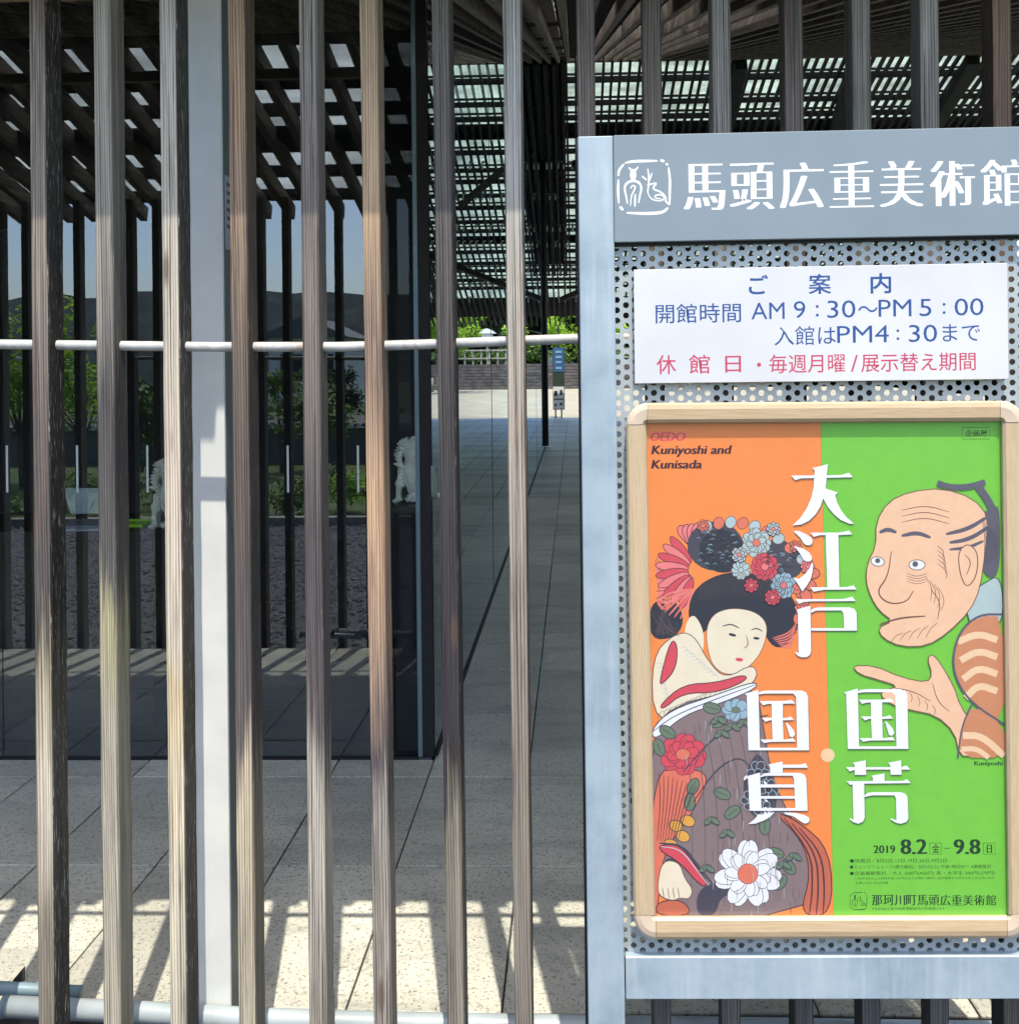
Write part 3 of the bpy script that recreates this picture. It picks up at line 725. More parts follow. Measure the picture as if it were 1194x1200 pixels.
tree('shrub', 'green shrub at the step top near the banner', 'shrub', (P(690, 420, 54.5).x, 54.5, gy), 1.0, (2.6, .6, .5), 1500, .10, M['leafmid'], 16, .03, cz=.45)
EV = ['dark evergreen behind the black pole', 'dark evergreen behind the blue banner sign', 'dark evergreen right behind the white lantern house', 'dark evergreen at the lantern house side of the terrace fence', 'dark evergreen behind the thin leaning bamboo', 'outermost evergreen of the row, behind the taller bamboo']
for k, px in enumerate((625, 680, 740, 790, 840, 900)):
    tree('evergreen_tree', EV[k], 'tree', (P(px, 420, 66).x, 66 + (k % 2)*3, gy), 8.5, (3.8, 2.4, 4.6), 5200, .42, M['leafdark'], 30+k, .2, group='dark evergreens behind the plaza', cz=.42)
mb = MB(); N = 60
for i in range(N):
    def hp(i_, k_):
        x = -70 + 140*i_/N; return ((x, 76, 1.3), (x, 82, 6 + 2*noise.noise(Vector((x*.2, 3, 0)))), (x, 92, 11 + 3*noise.noise(Vector((x*.1, 8, 0)))), (x, 110, 1.3))[k_]
    for k in range(3): mb.quad(hp(i, k), hp(i+1, k), hp(i+1, k+1), hp(i, k+1))
struct(mb.build('wooded_slope', M['hill'], fix=False))
# little white lantern house
t = thing('lantern_house', 'small white wooden house on a post above the steps', 'bird house')
c_ = mq(571, 397, 54)
mb = MB(); mb.box(c_.x-.28, c_.x+.28, 53.8, 54.2, c_.z, c_.z+.26); mb.build('walls', M['whitewall'], t)
mb = MB(); zz = c_.z+.26
mb.prism([(c_.x-.46, 53.65, zz), (c_.x+.46, 53.65, zz), (c_.x+.2, 53.65, zz+.19), (c_.x, 53.65, zz+.26), (c_.x-.2, 53.65, zz+.19)], .7); mb.build('roof', M['whitewall'], t)
mb = MB(); mb.box(c_.x-.05, c_.x+.05, 53.95, 54.05, gy-.05, c_.z); mb.build('post', M['greywood'], t)
# fence on the terrace
t = thing('terrace_fence', 'low grey wooden fence along the top of the steps', 'fence')
xa, xb = mq(612, 410, 53.4).x, mq(535, 410, 53.4).x
for k in range(9):
    x = xa + (xb-xa)*k/8; mb = MB(); mb.box(x-.04, x+.04, 53.36, 53.44, gy-.05, gy+.78); mb.build('fence_post', M['greywood'], t)
for zz in (.32, .72):
    mb = MB(); mb.beam((xa, 53.33, gy+zz), (xb, 53.33, gy+zz), .05, .07); mb.build('rail', M['greywood'], t)
t = thing('bamboo_paling', 'short row of pale stakes at the left plaza edge', 'fence')
for k in range(6):
    q = mq(500 + 7*k, 464 - k*1.2, 47 + k*.4); mb = MB(); mb.tube([(q.x, q.y, .2), (q.x, q.y, .2 + .62 + .05*random.random())], .06, 8); mb.build('stake', M['greywood'], t, smooth=True)
a_ = mq(498, 464, 47); b_ = mq(538, 457, 49.4)
mb = MB(); mb.beam((a_.x, a_.y-.1, .5), (b_.x, b_.y-.1, .5), .05, .07); mb.build('rail', M['greywood'], t)
# banner sign
t = thing('banner_sign', 'tall narrow upright sign, blue above and white pattern below, at the passage end', 'sign')
YN = 26.2
def bn(x0, x1, y0, y1, mat, nm, dy=0, th=.02, par=None):
    p = P(x0, y1, YN); q = P(x1, y0, YN); m_ = MB(); m_.box(p.x, q.x, YN+dy, YN+dy+th, p.z, q.z); return m_.build(nm, mat, par or t)
pan = bn(648, 661, 407, 480, M['bannergreen'], 'panel')
bn(648.3, 660.7, 407.3, 436, M['bannerblue'], 'blue_field', -.006, .005)
for k, yy_ in enumerate((411, 417, 423, 430)): bn(651, 658, yy_, yy_+2.6, M['bannerpale'], 'faded_letter', -.011, .004)
bn(648.3, 660.7, 453, 479, M['bannerwhite'], 'white_field', -.006, .005)
for (x0, x1, y0, y1) in ((649.5, 653, 458, 464), (656, 659, 457, 463), (649, 660, 467, 468.5), (650, 652, 473, 476), (656, 659, 472, 475)): bn(x0, x1, y0, y1, M['bannergreen'], 'printed_motif', -.011, .004)
for px in (651, 658):
    p = P(px, 480, YN); mb = MB(); mb.tube([(p.x, YN+.01, p.z+.02), (p.x, YN+.01, 0)], .018, 8); mb.build('leg', M['black'], t)
p = P(653.5, 380, YN-1); mb = MB(); mb.tube([(p.x, YN, P(653, 407, YN).z), (p.x, YN, zf(25.2)-.03)], .02, 8); mb.build('upper_rod', M['black'], t)

# ------------------------------------------------------------------ what the glass mirrors: garden behind the camera
mb = MB(); mb.box(-14, 8, -3.12, -3.0, -.29, -.12); struct(mb.build('garden_kerb', M['greywood']))
def mir(px, py, Yv):  # a point that is mirrored at (px,py) when its image lies at depth Yv
    p = P(px, py, Yv); p.y = 2*YG - Yv; return p
rr = random.Random(9)
shr = [((-3.0, -4.2), .45, (.5, .4, .25), 'low bright moss shrub', 'leafmid'), ((-2.2, -4.6), .5, (.6, .4, .25), '', 'leafbright'), ((-1.5, -4.0), .4, (.5, .4, .2), '', 'leafmid'),
       ((-4.2, -5.2), .6, (.7, .5, .3), '', 'leafmid'), ((-5.6, -4.8), .5, (.7, .5, .3), '', 'leafmid'), ((-.6, -4.4), .45, (.6, .4, .25), '', 'leafmid')]
GS = ['low moss green shrub mirrored behind the third white warning mark', 'brightest small shrub mirrored beside the grey steel post', 'small green shrub mirrored right of the steel post', 'wider shrub mirrored behind the laptop', 'leftmost shrub of the mirrored garden bed', 'small shrub mirrored under the orange slat']
for k, ((x, y), h, rad, lb, mt) in enumerate(shr):
    tree('garden_shrub', GS[k], 'shrub', (x, y, -.28), h, rad, 1100, .035, M[mt], 60+k, .02, group='garden shrubs mirrored in the glass', cz=.5)
GT = ['bright leafy tree mirrored left of the first slat', 'bright leafy tree mirrored between the first two slats', 'mid green tree mirrored between the second and third slats', 'mid green tree mirrored in front of the white house', 'dark tree mirrored left of the orange slat', 'dark tree mirrored beyond the left picture edge']
for k, (px, Yv, h, mt) in enumerate(((25, 14, 2.5, 'leafbright'), (95, 14.5, 2.3, 'leafbright'), (175, 15, 2.1, 'leafmid'), (330, 16, 1.9, 'leafmid'), (400, 18, 1.6, 'leafdark'), (-90, 15, 3.0, 'leafdark'))):
    q = mir(px, 430, Yv)
    tree('garden_tree', GT[k], 'tree', (q.x, q.y, -.3), h*.75, (.9, .8, .75), 1600, .07, M[mt], 80+k, .04, group='garden trees mirrored in the glass', cz=.75)
# wooded hill
mb = MB(); N = 120; hrows = []
for i in range(N+1):
    x = -260 + 460*i/N; ht = 12.5 + 4*noise.noise(Vector((x*.012, 1, 0))) + 1.2*noise.noise(Vector((x*.12, 5, 0))) + .7*noise.noise(Vector((x*.5, 9, 0)))
    hrows.append([(x, -120, -.4), (x, -135, ht*.55), (x, -150, ht), (x, -185, ht*.4), (x, -215, -.4)])
for i in range(N):
    for k in range(4): mb.quad(hrows[i][k], hrows[i+1][k], hrows[i+1][k+1], hrows[i][k+1])
struct(mb.build('hill', M['hill'], fix=False))
# white house
h = thing('white_house', 'white walled house with grey roof mirrored in the glass near the fourth slat', 'house')
q = mir(315, 380, 44); x0 = q.x; yb = q.y
mb = MB(); mb.box(x0, x0+3.0, yb-5, yb, -.3, 2.6); mb.build('wall', M['whitewall'], h)
mb = MB(); mb.prism([(x0-.4, yb+.3, 2.6), (x0+3.4, yb+.3, 2.6), (x0+1.5, yb+.3, 3.5)], -5.6); mb.build('roof', M['tile'], h)
for wx in (.5, 1.8):
    mb = MB(); mb.box(x0+wx, x0+wx+.9, yb+.01, yb+.06, .7, 1.9); w_ = mb.build('window', M['window'], h)
    mb = MB(); mb.box(x0+wx-.06, x0+wx+.96, yb+.005, yb+.045, .62, .70); mb.box(x0+wx+.42, x0+wx+.48, yb+.06, yb+.08, .7, 1.9); mb.build('window_frame', M['tile'], w_)
# garden wall with round tile ends
gwl = thing('tiled_garden_wall', 'low dark garden wall with a row of pale round tile ends mirrored in the glass', 'wall')
yw = 2*YG - 17.5; zw = mir(100, 501, 17.5).z
mb = MB(); mb.box(-11, 2, yw-.2, yw, -.3, zw-.05); mb.build('wall_body', M['tile'], gwl)
mb = MB(); mb.prism([(-11, yw+.1, zw+.03), (2, yw+.1, zw+.03), (2, yw-.1, zw+.16), (-11, yw-.1, zw+.16)], 0, dirv=(0, 0, -.05)); mb.build('coping', M['tile'], gwl)
b0 = None
for k in range(90):
    if b0 is None:
        mb = MB(); mb.tube([(0, yw+.12, 0), (0, yw-.08, .0)], .042, 8); b0 = mb.build('tile_end', M['whitewall'], gwl); o = b0
    else: o = bpy.data.objects.new('tile_end', b0.data); link(o, gwl)
    o.location = (-10.9 + .142*k, 0, zw)

# ------------------------------------------------------------------ THE NOTICE BOARD
def lerp(a, b, t): return (a[0]+(b[0]-a[0])*t, a[1]+(b[1]-a[1])*t)
def ppoly(pts, Y, dy, mats, name, parent, bevel=0):
    m_ = MB(); m_.prism([P(x, y, Y) for x, y in pts], dy); return m_.build(name, mats, parent, bevel=bevel)
board = thing('notice_board', 'pale blue-grey steel notice board frame standing in front of the slats', 'notice board')
ppoly([(677, 160), (718, 159), (734, 1330), (691, 1330)], YB-.012, .042, M['galv'], 'post', board, .0015)
ppoly([(1222, 148), (1262, 147), (1270, 1330), (1230, 1330)], YB-.012, .042, M['galv'], 'post', board, .0015)
ppoly([(674.5, 163), (679, 163), (693, 1330), (687.5, 1330)], YB+.031, .02, M['gasket'], 'rear_angle', board)
hdr = ppoly([(718.6, 158.5), (1221.6, 147.6), (1222, 274.5), (719.8, 284)], YB-.014, .03, M['header'], 'header_panel', board, .001)
ppoly([(732.6, 1121.5), (1229, 1120), (1229.6, 1171), (733.3, 1171.5)], YB-.010, .04, M['galv'], 'bottom_rail', board, .0015)
ppoly([(719, 284.8), (1222, 275.2), (1222, 279), (719, 288.6)], YB-.002, .02, M['gasket'], 'painted_header_shadow', board)  # black strip standing in for the shadow just below the header
# perforated sheet: every hole is real
def perforated():
    mb = MB(); px_ = 10.5; py_ = 12.1; r = 3.65; Y = YB + .004
    hexr = py_/math.sqrt(3)
    ncol = int((1226-718)/px_) + 2
    cells = []
    def ok(x, y):   # leave the steel whole where sign and poster frame cover it
        if 765 < x < 1160 and 335 < y < 425: return False
        if 775 < x < 1160 and 510 < y < 1060: return False
        return True
    vmap = {}
    def V(x, y, dy=0):
        k = (round(x, 2), round(y, 2), dy)
        if k not in vmap: vmap[k] = len(mb.v); q = P(x, y, Y); mb.v.append((q.x, q.y+dy, q.z))
        return vmap[k]
    for i in range(ncol):
        for j in range(-2, 71):
            # shear follows the board's lean
            y = 291 + j*py_ + (py_/2 if i % 2 else 0)
            x = 722 + i*px_ + (y-290)*.0122
            if not (y < 1124) : continue
            hx = []
            for k in range(6):
                a = math.pi/3*k; hx.append((x + hexr*math.cos(a), y + hexr*math.sin(a)))
            if not ok(x, y): 
                mb.f.append(tuple(V(*p) for p in hx)); mb.m.append(0); continue
            hx2 = []
            for k in range(6):
                a, b = hx[k], hx[(k+1) % 6]; hx2 += [a, ((a[0]+b[0])/2, (a[1]+b[1])/2)]
            circ = [(x + r*math.cos(math.pi/6*k), y + r*math.sin(math.pi/6*k)) for k in range(12)]
            for k in range(12):
                k2 = (k+1) % 12
                mb.f.append((V(*hx2[k]), V(*hx2[k2]), V(*circ[k2]), V(*circ[k]))); mb.m.append(0)
                mb.f.append((V(*circ[k]), V(*circ[k2]), V(*circ[k2], .0018), V(*circ[k], .0018))); mb.m.append(0)
    return mb.build('perforated_sheet', M['perf'], board, fix=False)
perforated()

# ---- lettering
def glyphs(s, offset=0.0):
    cu = bpy.data.curves.new('txt', 'FONT'); cu.body = s; cu.resolution_u = 3; cu.offset = offset
    o = bpy.data.objects.new('txt', cu); col.objects.link(o); bpy.context.view_layer.update()
    dg = bpy.context.evaluated_depsgraph_get(); me = bpy.data.meshes.new_from_object(o.evaluated_get(dg))
    vs = [(v.co.x, v.co.y) for v in me.vertices]; fs = [tuple(p.vertices) for p in me.polygons]
    bpy.data.objects.remove(o); bpy.data.curves.remove(cu); bpy.data.meshes.remove(me); return vs, fs
def letter(mb, s, box, Y, offset=0.0, dil=0.0, shear=0.0, m=0, step=.000003):
    """write s so that its ink fills box (x0,y0,x1,y1) in photo pixels; dil thickens uprights"""
    vs, fs = glyphs(s, offset)
    if not vs: return
    x0, x1 = min(v[0] for v in vs), max(v[0] for v in vs); y0, y1 = min(v[1] for v in vs), max(v[1] for v in vs)
    bx0, by0, bx1, by1 = box; slope = box_slope
    n = 1 if not dil else (3 if dil < 1.3 else 6)
    for q in range(n):
        sh = 0 if n == 1 else dil*(q/(n-1)-.5)*2
        k0 = len(mb.v); wid = (bx1-bx0) - (2*dil)
        for (vx, vy) in vs:
            u = (vx-x0)/(x1-x0 or 1); w = (y1-vy)/(y1-y0 or 1)
            px = bx0 + dil + sh + u*wid + shear*(1-w)*(by1-by0); py = by0 + w*(by1-by0) + slope*(px-(bx0+bx1)/2) + 0
            px += .0118*(py-(by0+by1)/2)
            p = P(px, py, Y - q*step); mb.v.append(tuple(p))
        for f in fs: mb.f.append(tuple(k0+i for i in f)); mb.m.append(m)
box_slope = -.018
WH = ink('white_lettering', (.70, .71, .71)); BLUE = ink('blue_lettering', (.012, .055, .20)); PINK = ink('pink_red_lettering', (.42, .035, .085))
YT = YB - .01404
for ch, b in (('馬', (800.4, 192, 849.7, 246)), ('頭', (854.7, 191, 907, 245.3)), ('広', (913, 190.5, 965, 243.5)), ('重', (971.5, 189.4, 1023.4, 243)), ('美', (1030.4, 188.7, 1081.5, 242)), ('術', (1089, 188.5, 1142, 241.2)), ('館', (1148.5, 187, 1203, 241))):
    mb = MB(); letter(mb, ch, b, YT, -.016, 2.3); mb.build('lettering', WH, hdr, fix=False)

def smooth(pts, it=2, closed=False):
    for _ in range(it):
        q = []
        n = len(pts)
        rng = range(n) if closed else range(n-1)
        if not closed: q.append(pts[0])
        for i in rng:
            a, b = pts[i], pts[(i+1) % n]
            q += [(a[0]*.75+b[0]*.25, a[1]*.75+b[1]*.25), (a[0]*.25+b[0]*.75, a[1]*.25+b[1]*.75)]
        if not closed: q.append(pts[-1])
        pts = q
    return pts
class Ink:
    """flat print stacked in hair-thin layers on a plane"""
    def __init__(s, Y, step=.000002): s.Y = Y; s.k = 0; s.step = step; s.mb = MB(); s.mats = []
    def mi(s, mat):
        if mat not in s.mats: s.mats.append(mat)
        return s.mats.index(mat)
    def fill(s, pts, mat, sm=0):
        if sm: pts = smooth(pts, sm, True)
        s.k += 1; s.mb.poly([P(x, y, s.Y - s.k*s.step) for x, y in pts], s.mi(mat))
    def stroke(s, pts, w, mat, sm=2, taper=True):
        if sm: pts = smooth(pts, sm)
        L, Rr = [], []; n = len(pts)
        for i, (x, y) in enumerate(pts):
            a = pts[max(0, i-1)]; b = pts[min(n-1, i+1)]; dx, dy = b[0]-a[0], b[1]-a[1]; l = math.hypot(dx, dy) or 1
            ww = w/2*((.45 + .55*math.sin(math.pi*min(1, max(0, i/(n-1))))) if taper else 1)
            L.append((x - dy/l*ww, y + dx/l*ww)); Rr.append((x + dy/l*ww, y - dx/l*ww))
        s.k += 1
        Y = s.Y - s.k*s.step; mi = s.mi(mat)
        for i in range(n-1): s.mb.quad(P(*L[i], Y), P(*L[i+1], Y), P(*Rr[i+1], Y), P(*Rr[i], Y), mi)
    def ell(s, cx, cy, rx, ry, mat, rot=0, n=22, outline=None, ow=.8):
        c, si = math.cos(rot), math.sin(rot)
        f = lambda k: [(cx + (rx+k)*math.cos(t)*c - (ry+k)*math.sin(t)*si, cy + (rx+k)*math.cos(t)*si + (ry+k)*math.sin(t)*c) for t in [2*math.pi*i/n for i in range(n)]]
        if outline: s.fill(f(ow), outline)
        s.fill(f(0), mat)
    def shape(s, pts, mat, outline=None, ow=1.0, sm=2):
        p = smooth(pts, sm, True) if sm else pts
        s.fill(p, mat)
        if outline: s.stroke(p + [p[0]], ow, outline, 0, False)
    def build(s, name, parent): return s.mb.build(name, s.mats, parent, fix=False)

def emblem(ik, ox, oy, sc, mat, wf=1.0):
    T = lambda pts: [(ox + x*sc, oy + y*sc) for x, y in pts]
    for pts, w in (([(80,55),(120,45),(200,43),(270,42)], 16), ([(286,38),(310,45)], 16), ([(318,58),(332,66)], 14), ([(334,80),(343,150),(341,230),(340,300)], 15),
        ([(332,315),(300,345),(200,350),(90,345)], 18), ([(70,330),(50,308)], 17), ([(45,290),(40,220),(42,150)], 14), ([(42,130),(45,95),(75,60)], 14),
        ([(103,80),(115,95),(130,97),(145,95),(157,76)], 13), ([(128,92),(128,120),(128,155)], 36),
        ([(95,292),(88,250),(76,200),(90,170),(128,156),(165,168),(178,200),(168,240),(160,288)], 14), ([(112,205),(122,185),(142,188),(135,215),(118,240),(112,305)], 9), ([(140,235),(138,310)], 11),
        ([(213,88),(222,150),(212,230)], 10), ([(178,130),(208,155)], 10), ([(238,112),(222,160)], 9), ([(225,175),(195,190),(275,165),(235,205),(290,222),(318,250),(322,275)], 10),
        ([(210,215),(228,265),(280,278),(318,262),(290,235),(250,246),(262,262),(292,262)], 9), ([(312,272),(338,298)], 10)):
        ik.stroke(T(pts), w*sc*wf, mat, 2)
ik = Ink(YB - .01404); emblem(ik, 716, 180, 1/4.975, WH); ik.build('museum_emblem', hdr)

# ---- opening hours sign
sg = thing('opening_hours_sign', 'white sign with blue and red opening hours fixed under the header', 'sign')
ppoly([(742.4, 316), (1180, 308), (1181.5, 444.3), (743.7, 449.5)], YB-.010, .006, M['whitesign'], 'sign_sheet', sg, .0006)
YT = YB - .01003; box_slope = -.0165
for s_, b, off, *dl in (('ご', (877, 322, 900, 345), .018), ('案', (947, 321, 973.6, 344.5), .007, .35), ('内', (1019.6, 320, 1043.8, 344), .018),
    ('開館時間', (768, 355.6, 868, 378.4), .004), ('AM', (880, 354.5, 919, 374), -.002), ('9', (929.7, 352.8, 943.4, 373), -.002), (':', (955.5, 357.5, 959, 371), 0),
    ('30', (969, 352, 1002, 372.5), -.002), ('〜', (1005, 358.5, 1028, 366), .0), ('PM', (1029, 351, 1067.5, 371), -.002), ('5', (1077, 350.3, 1091, 370.6), -.002), (':', (1104, 355, 1107.5, 368), 0), ('00', (1118, 349.5, 1152, 369.8), -.002),
    ('入館は', (907, 382, 979, 404.5), .002), ('PM4', (980.5, 381.4, 1041, 401.5), -.002), (':', (1050, 386, 1053.3, 398.5), 0), ('30', (1064.5, 380.5, 1097.6, 400.8), -.002), ('まで', (1104, 379.7, 1148, 400), .002)):
    mb = MB(); letter(mb, s_, b, YT, off, *dl); mb.build('opening_hours_text', BLUE, sg, fix=False)
for s_, b, off in (('休', (769, 416, 792, 438.6), .006), ('館', (807, 415.5, 831.5, 438), .006), ('日', (849.5, 417, 868, 436.5), .006), ('・', (886.5, 425, 891.5, 430), .0), ('毎週月曜', (901, 415, 990, 437), .004),
    ('/', (996.5, 416, 1005, 435.6), 0), ('展示替え期間', (1008.5, 413.5, 1142.8, 435.6), .004)):
    mb = MB(); letter(mb, s_, b, YT, off); mb.build('closed_days_text', PINK, sg, fix=False)

# ---- poster frame
fr = thing('poster_frame', 'pale oak snap frame with rounded corners holding the exhibition poster', 'poster frame')
O = dict(tl=(733, 472.3), tr=(1199, 469.5), br=(1207, 1099.3), bl=(743, 1101))
I = dict(tl=(758, 497), tr=(1172, 494.5), br=(1180, 1072), bl=(768, 1073))
Yf = YB - .022; TH = .022
def railprof(p_out0, p_out1, p_in1, p_in0, mat):
    """frame rail with a softly sloping face: outer edge lower, crown, inner lip"""
    mb = MB(); prof = [(0, .006), (.10, .0015), (.3, 0), (.78, .001), (.93, .005), (1, .012)]
    def pt(e, t, yo):
        a, b = ((p_out0, p_in0), (p_out1, p_in1))[e]; q = lerp(a, b, t); return P(q[0], q[1], Yf + yo)
    for (t0, y0), (t1, y1) in zip(prof[:-1], prof[1:]):
        mb.quad(pt(0, t0, y0), pt(1, t0, y0), pt(1, t1, y1), pt(0, t1, y1))
    mb.quad(pt(0, 0, .006), pt(1, 0, .006), pt(1, 0, TH), pt(0, 0, TH)); mb.quad(pt(0, 1, .012), pt(1, 1, .012), pt(1, 1, TH), pt(0, 1, TH))
    return mb.build('frame_rail', mat, fr)
def on(a, b, t): return lerp(a, b, t)
w, hgt = 466., 629.
tx0, tx1 = 25.6/w, 1-27/w; ty0, ty1 = 25.3/hgt, 1-28.3/hgt; gx = .45/w; gy_ = .45/hgt
railprof(on(O['tl'], O['tr'], tx0+gx), on(O['tl'], O['tr'], tx1-gx), (I['tr'][0]-.45, I['tr'][1]), (I['tl'][0]+.45, I['tl'][1]), M['oakh'])
railprof(on(O['bl'], O['br'], tx0+gx), on(O['bl'], O['br'], tx1-gx), (I['br'][0]-.45, I['br'][1]), (I['bl'][0]+.45, I['bl'][1]), M['oakh'])
railprof(on(O['tl'], O['bl'], ty0+gy_), on(O['tl'], O['bl'], ty1-gy_), (I['bl'][0], I['bl'][1]-.45), (I['tl'][0], I['tl'][1]+.45), M['oakv'])
railprof(on(O['tr'], O['br'], ty0+gy_), on(O['tr'], O['br'], ty1-gy_), (I['br'][0], I['br'][1]-.45), (I['tr'][0], I['tr'][1]+.45), M['oakv'])
def corner(o_, a, b, inn, mat):
    """rounded corner between a (on horizontal edge) and b (on vertical edge)"""
    mb = MB(); n = 9; arc = []
    for k in range(n+1):
        t = math.pi/2*k/n; e = 1 - math.sin(t); g = 1 - math.cos(t)
        # superellipse-ish arc from a to b around inn
        ax, ay = a[0]-inn[0], a[1]-inn[1]; bx, by = b[0]-inn[0], b[1]-inn[1]
        arc.append((inn[0] + ax*math.cos(t) + bx*math.sin(t) , inn[1] + ay*math.cos(t) + by*math.sin(t)))
    prof = [(0, .006), (.10, .001), (.3, -.0008), (.78, .0003), (1, .0115)]
    for i in range(n):
        for (t0, y0), (t1, y1) in zip(prof[:-1], prof[1:]):
            q = [lerp(arc[i], inn, t0), lerp(arc[i+1], inn, t0), lerp(arc[i+1], inn, t1), lerp(arc[i], inn, t1)]; ys = [y0, y0, y1, y1]
            mb.quad(*[P(p[0], p[1], Yf + yy) for p, yy in zip(q, ys)])
        mb.quad(P(*arc[i], Yf+.006), P(*arc[i+1], Yf+.006), P(*arc[i+1], Yf+TH), P(*arc[i], Yf+TH))
    o = mb.build('frame_corner', mat, fr, smooth=False, fix=True); return o
corner(O['tl'], on(O['tl'], O['tr'], tx0), on(O['tl'], O['bl'], ty0), I['tl'], M['oakc'])
corner(O['tr'], on(O['tl'], O['tr'], tx1), on(O['tr'], O['br'], ty0), I['tr'], M['oakc'])
corner(O['br'], on(O['bl'], O['br'], tx1), on(O['tr'], O['br'], ty1), I['br'], M['oakc'])
corner(O['bl'], on(O['bl'], O['br'], tx0), on(O['tl'], O['bl'], ty1), I['bl'], M['oakc'])

# ---- the poster
YPo = YB - .0085
po = thing('exhibition_poster', 'orange and green exhibition poster with large white characters', 'poster')
C = lambda n, r, g, b, coat=.5: ink(n, tuple(v*.66 for v in srgb(r, g, b)[:3]), .45, coat)
ORG = C('orange_print', 246, 142, 72); GRN = C('green_print', 118, 200, 66); CREAM = C('cream_print', 236, 224, 196); HAIR = C('black_hair_print', 46, 50, 62)
HAIR2 = C('charcoal_print', 72, 70, 84); REDP = C('rose_red_print', 214, 78, 92); PINKP = C('pink_print', 236, 128, 128); MAUVE = C('mauve_grey_print', 136, 118, 118); MAUVE2 = C('dark_mauve_print', 104, 90, 94)
LINE = C('plum_line_print', 84, 52, 62); LGREY = C('pale_blue_print_petal', 178, 198, 198); SAL = C('salmon_print', 224, 120, 96); TERRA = C('terracotta_print', 196, 106, 80); LEAF = C('sage_leaf_print', 108, 128, 104)
PEACH = C('peach_skin_print', 242, 196, 160); ROBE = C('tan_robe_print', 206, 138, 98); ROBE2 = C('pale_robe_band_print', 240, 204, 164); BRL = C('brown_line_print', 120, 84, 72); DOTC = C('pale_dot_print', 244, 206, 160)
GRYP = C('grey_hair_print', 96, 92, 108); WHITEP = C('white_print', 236, 238, 240); YEL = C('ochre_print', 226, 166, 74); DGREEN = C('dark_green_print', 22, 62, 34); PINKT = C('pink_title_print', 226, 62, 96); DPUR = C('dark_plum_print', 70, 32, 46)
CYAN = C('blue_flower_print', 150, 182, 196)
mb = MB(); mb.prism([P(757, 496, YPo), P(961, 495, YPo), P(976.5, 1074, YPo), P(767, 1074, YPo)], .001); mb.build('orange_half', ORG, po)
mb = MB(); mb.prism([P(961.2, 495, YPo), P(1173, 493.5, YPo), P(1181, 1073, YPo), P(976.7, 1074, YPo)], .001); mb.build('green_half', GRN, po)
ik = Ink(YPo, .000001)
def flower(cx, cy, r, petals, pm, cm, lm, rings=2, cr=.25, asp=.3, sq=1.0):
    for ring in range(rings):
        rr_ = r*(1 - .32*ring)
        for k in range(petals):
            a = 2*math.pi*(k + .5*ring)/petals + .13*math.sin(k*3+cx)
            ik.ell(cx + rr_*.6*math.cos(a), cy + rr_*.6*math.sin(a)*sq, rr_*.42, rr_*asp, pm, a, 12, lm, .7)
    ik.ell(cx, cy, r*cr, r*cr*sq, cm, 0, 14, lm, .6)
# ---- generic lady in a flowered robe (plain stand-in, left half)
ik.shape([(760, 712), (775, 700), (795, 706), (802, 730), (790, 748), (762, 750)], HAIR)
for k in range(7):   # ribbon loops at the left of the hair
    ik.stroke([(812, 676), (796 - k*3, 668 + k*5), (772 - k*.5, 650 + k*9), (766 + k*2, 662 + k*9), (784, 690 + k*3), (808, 692)], 3.2, PINKP if k % 2 else SAL, 2); 
    ik.stroke([(812, 676), (796 - k*3, 667 + k*5), (771 - k*.5, 648 + k*9)], .9, LINE, 2)
for k in range(9):
    a = math.radians(128 + 15*k); ik.ell(814 + 27*math.cos(a), 668 + 30*math.sin(a)*-1, 19, 5.2, (REDP, PINKP)[k % 2], -a, 16, LINE, 1)
for k in range(7):
    a = math.radians(190 + 11*k); ik.stroke([(812, 690), (812 + 24*math.cos(a), 690 - 20*math.sin(a)*.9), (806 + 38*math.cos(a), 700 - 26*math.sin(a))], 2.2, (PINKP, SAL)[k % 2])
for k in range(4):
    ik.shape([(812, 645 + k*3), (790 + k*6, 622 + k*(-1)), (800 + k*7, 612 - k), (822, 640)], PINKP, LINE, 1.0)
ik.ell(838, 640, 33, 29, HAIR2, .1); ik.ell(846, 646, 27, 25, HAIR, .4); ik.ell(916, 655, 27, 20, HAIR2, .7)
for k in range(9):
    ik.ell(828 + 14*k, 612 + 1.2*(k-2)**2, 6, 7, SAL if k % 2 else LGREY, .2*k, 12, LINE, .7)
ik.shape([(808, 745), (806, 700), (830, 676), (870, 668), (912, 682), (934, 706), (936, 740), (915, 762), (898, 752), (880, 700), (842, 712), (828, 742)], HAIR)
ik.shape([(800, 738), (812, 716), (826, 742), (822, 772), (806, 776)], CREAM)
ik.ell(862, 718, 42, 30, HAIR, .1)
# face: plain oval
ik.shape([(826, 742), (834, 720), (856, 712), (884, 716), (899, 730), (897, 752), (886, 774), (866, 790), (846, 790), (832, 776)], CREAM, BRL, .8)
ik.stroke([(846, 734), (856, 731), (866, 736)], 1.6, HAIR2); ik.stroke([(880, 738), (887, 736), (893, 740)], 1.5, HAIR2)
ik.ell(858, 744, 4.6, 1.7, HAIR, .25); ik.ell(886, 748, 3.8, 1.6, HAIR, .1)
ik.stroke([(874, 744), (877, 756), (871, 760)], 1.1, BRL); ik.ell(866, 773, 4.6, 2.2, REDP, .1)
flower(886, 636, 17, 13, LGREY, SAL, LINE, 2); flower(896, 664, 16, 12, REDP, PINKP, LINE, 2); flower(918, 686, 15, 12, CYAN, PINKP, LINE, 2); flower(868, 668, 11, 10, LGREY, LGREY, LINE, 1); flower(940, 690, 11, 9, SAL, REDP, LINE, 1)
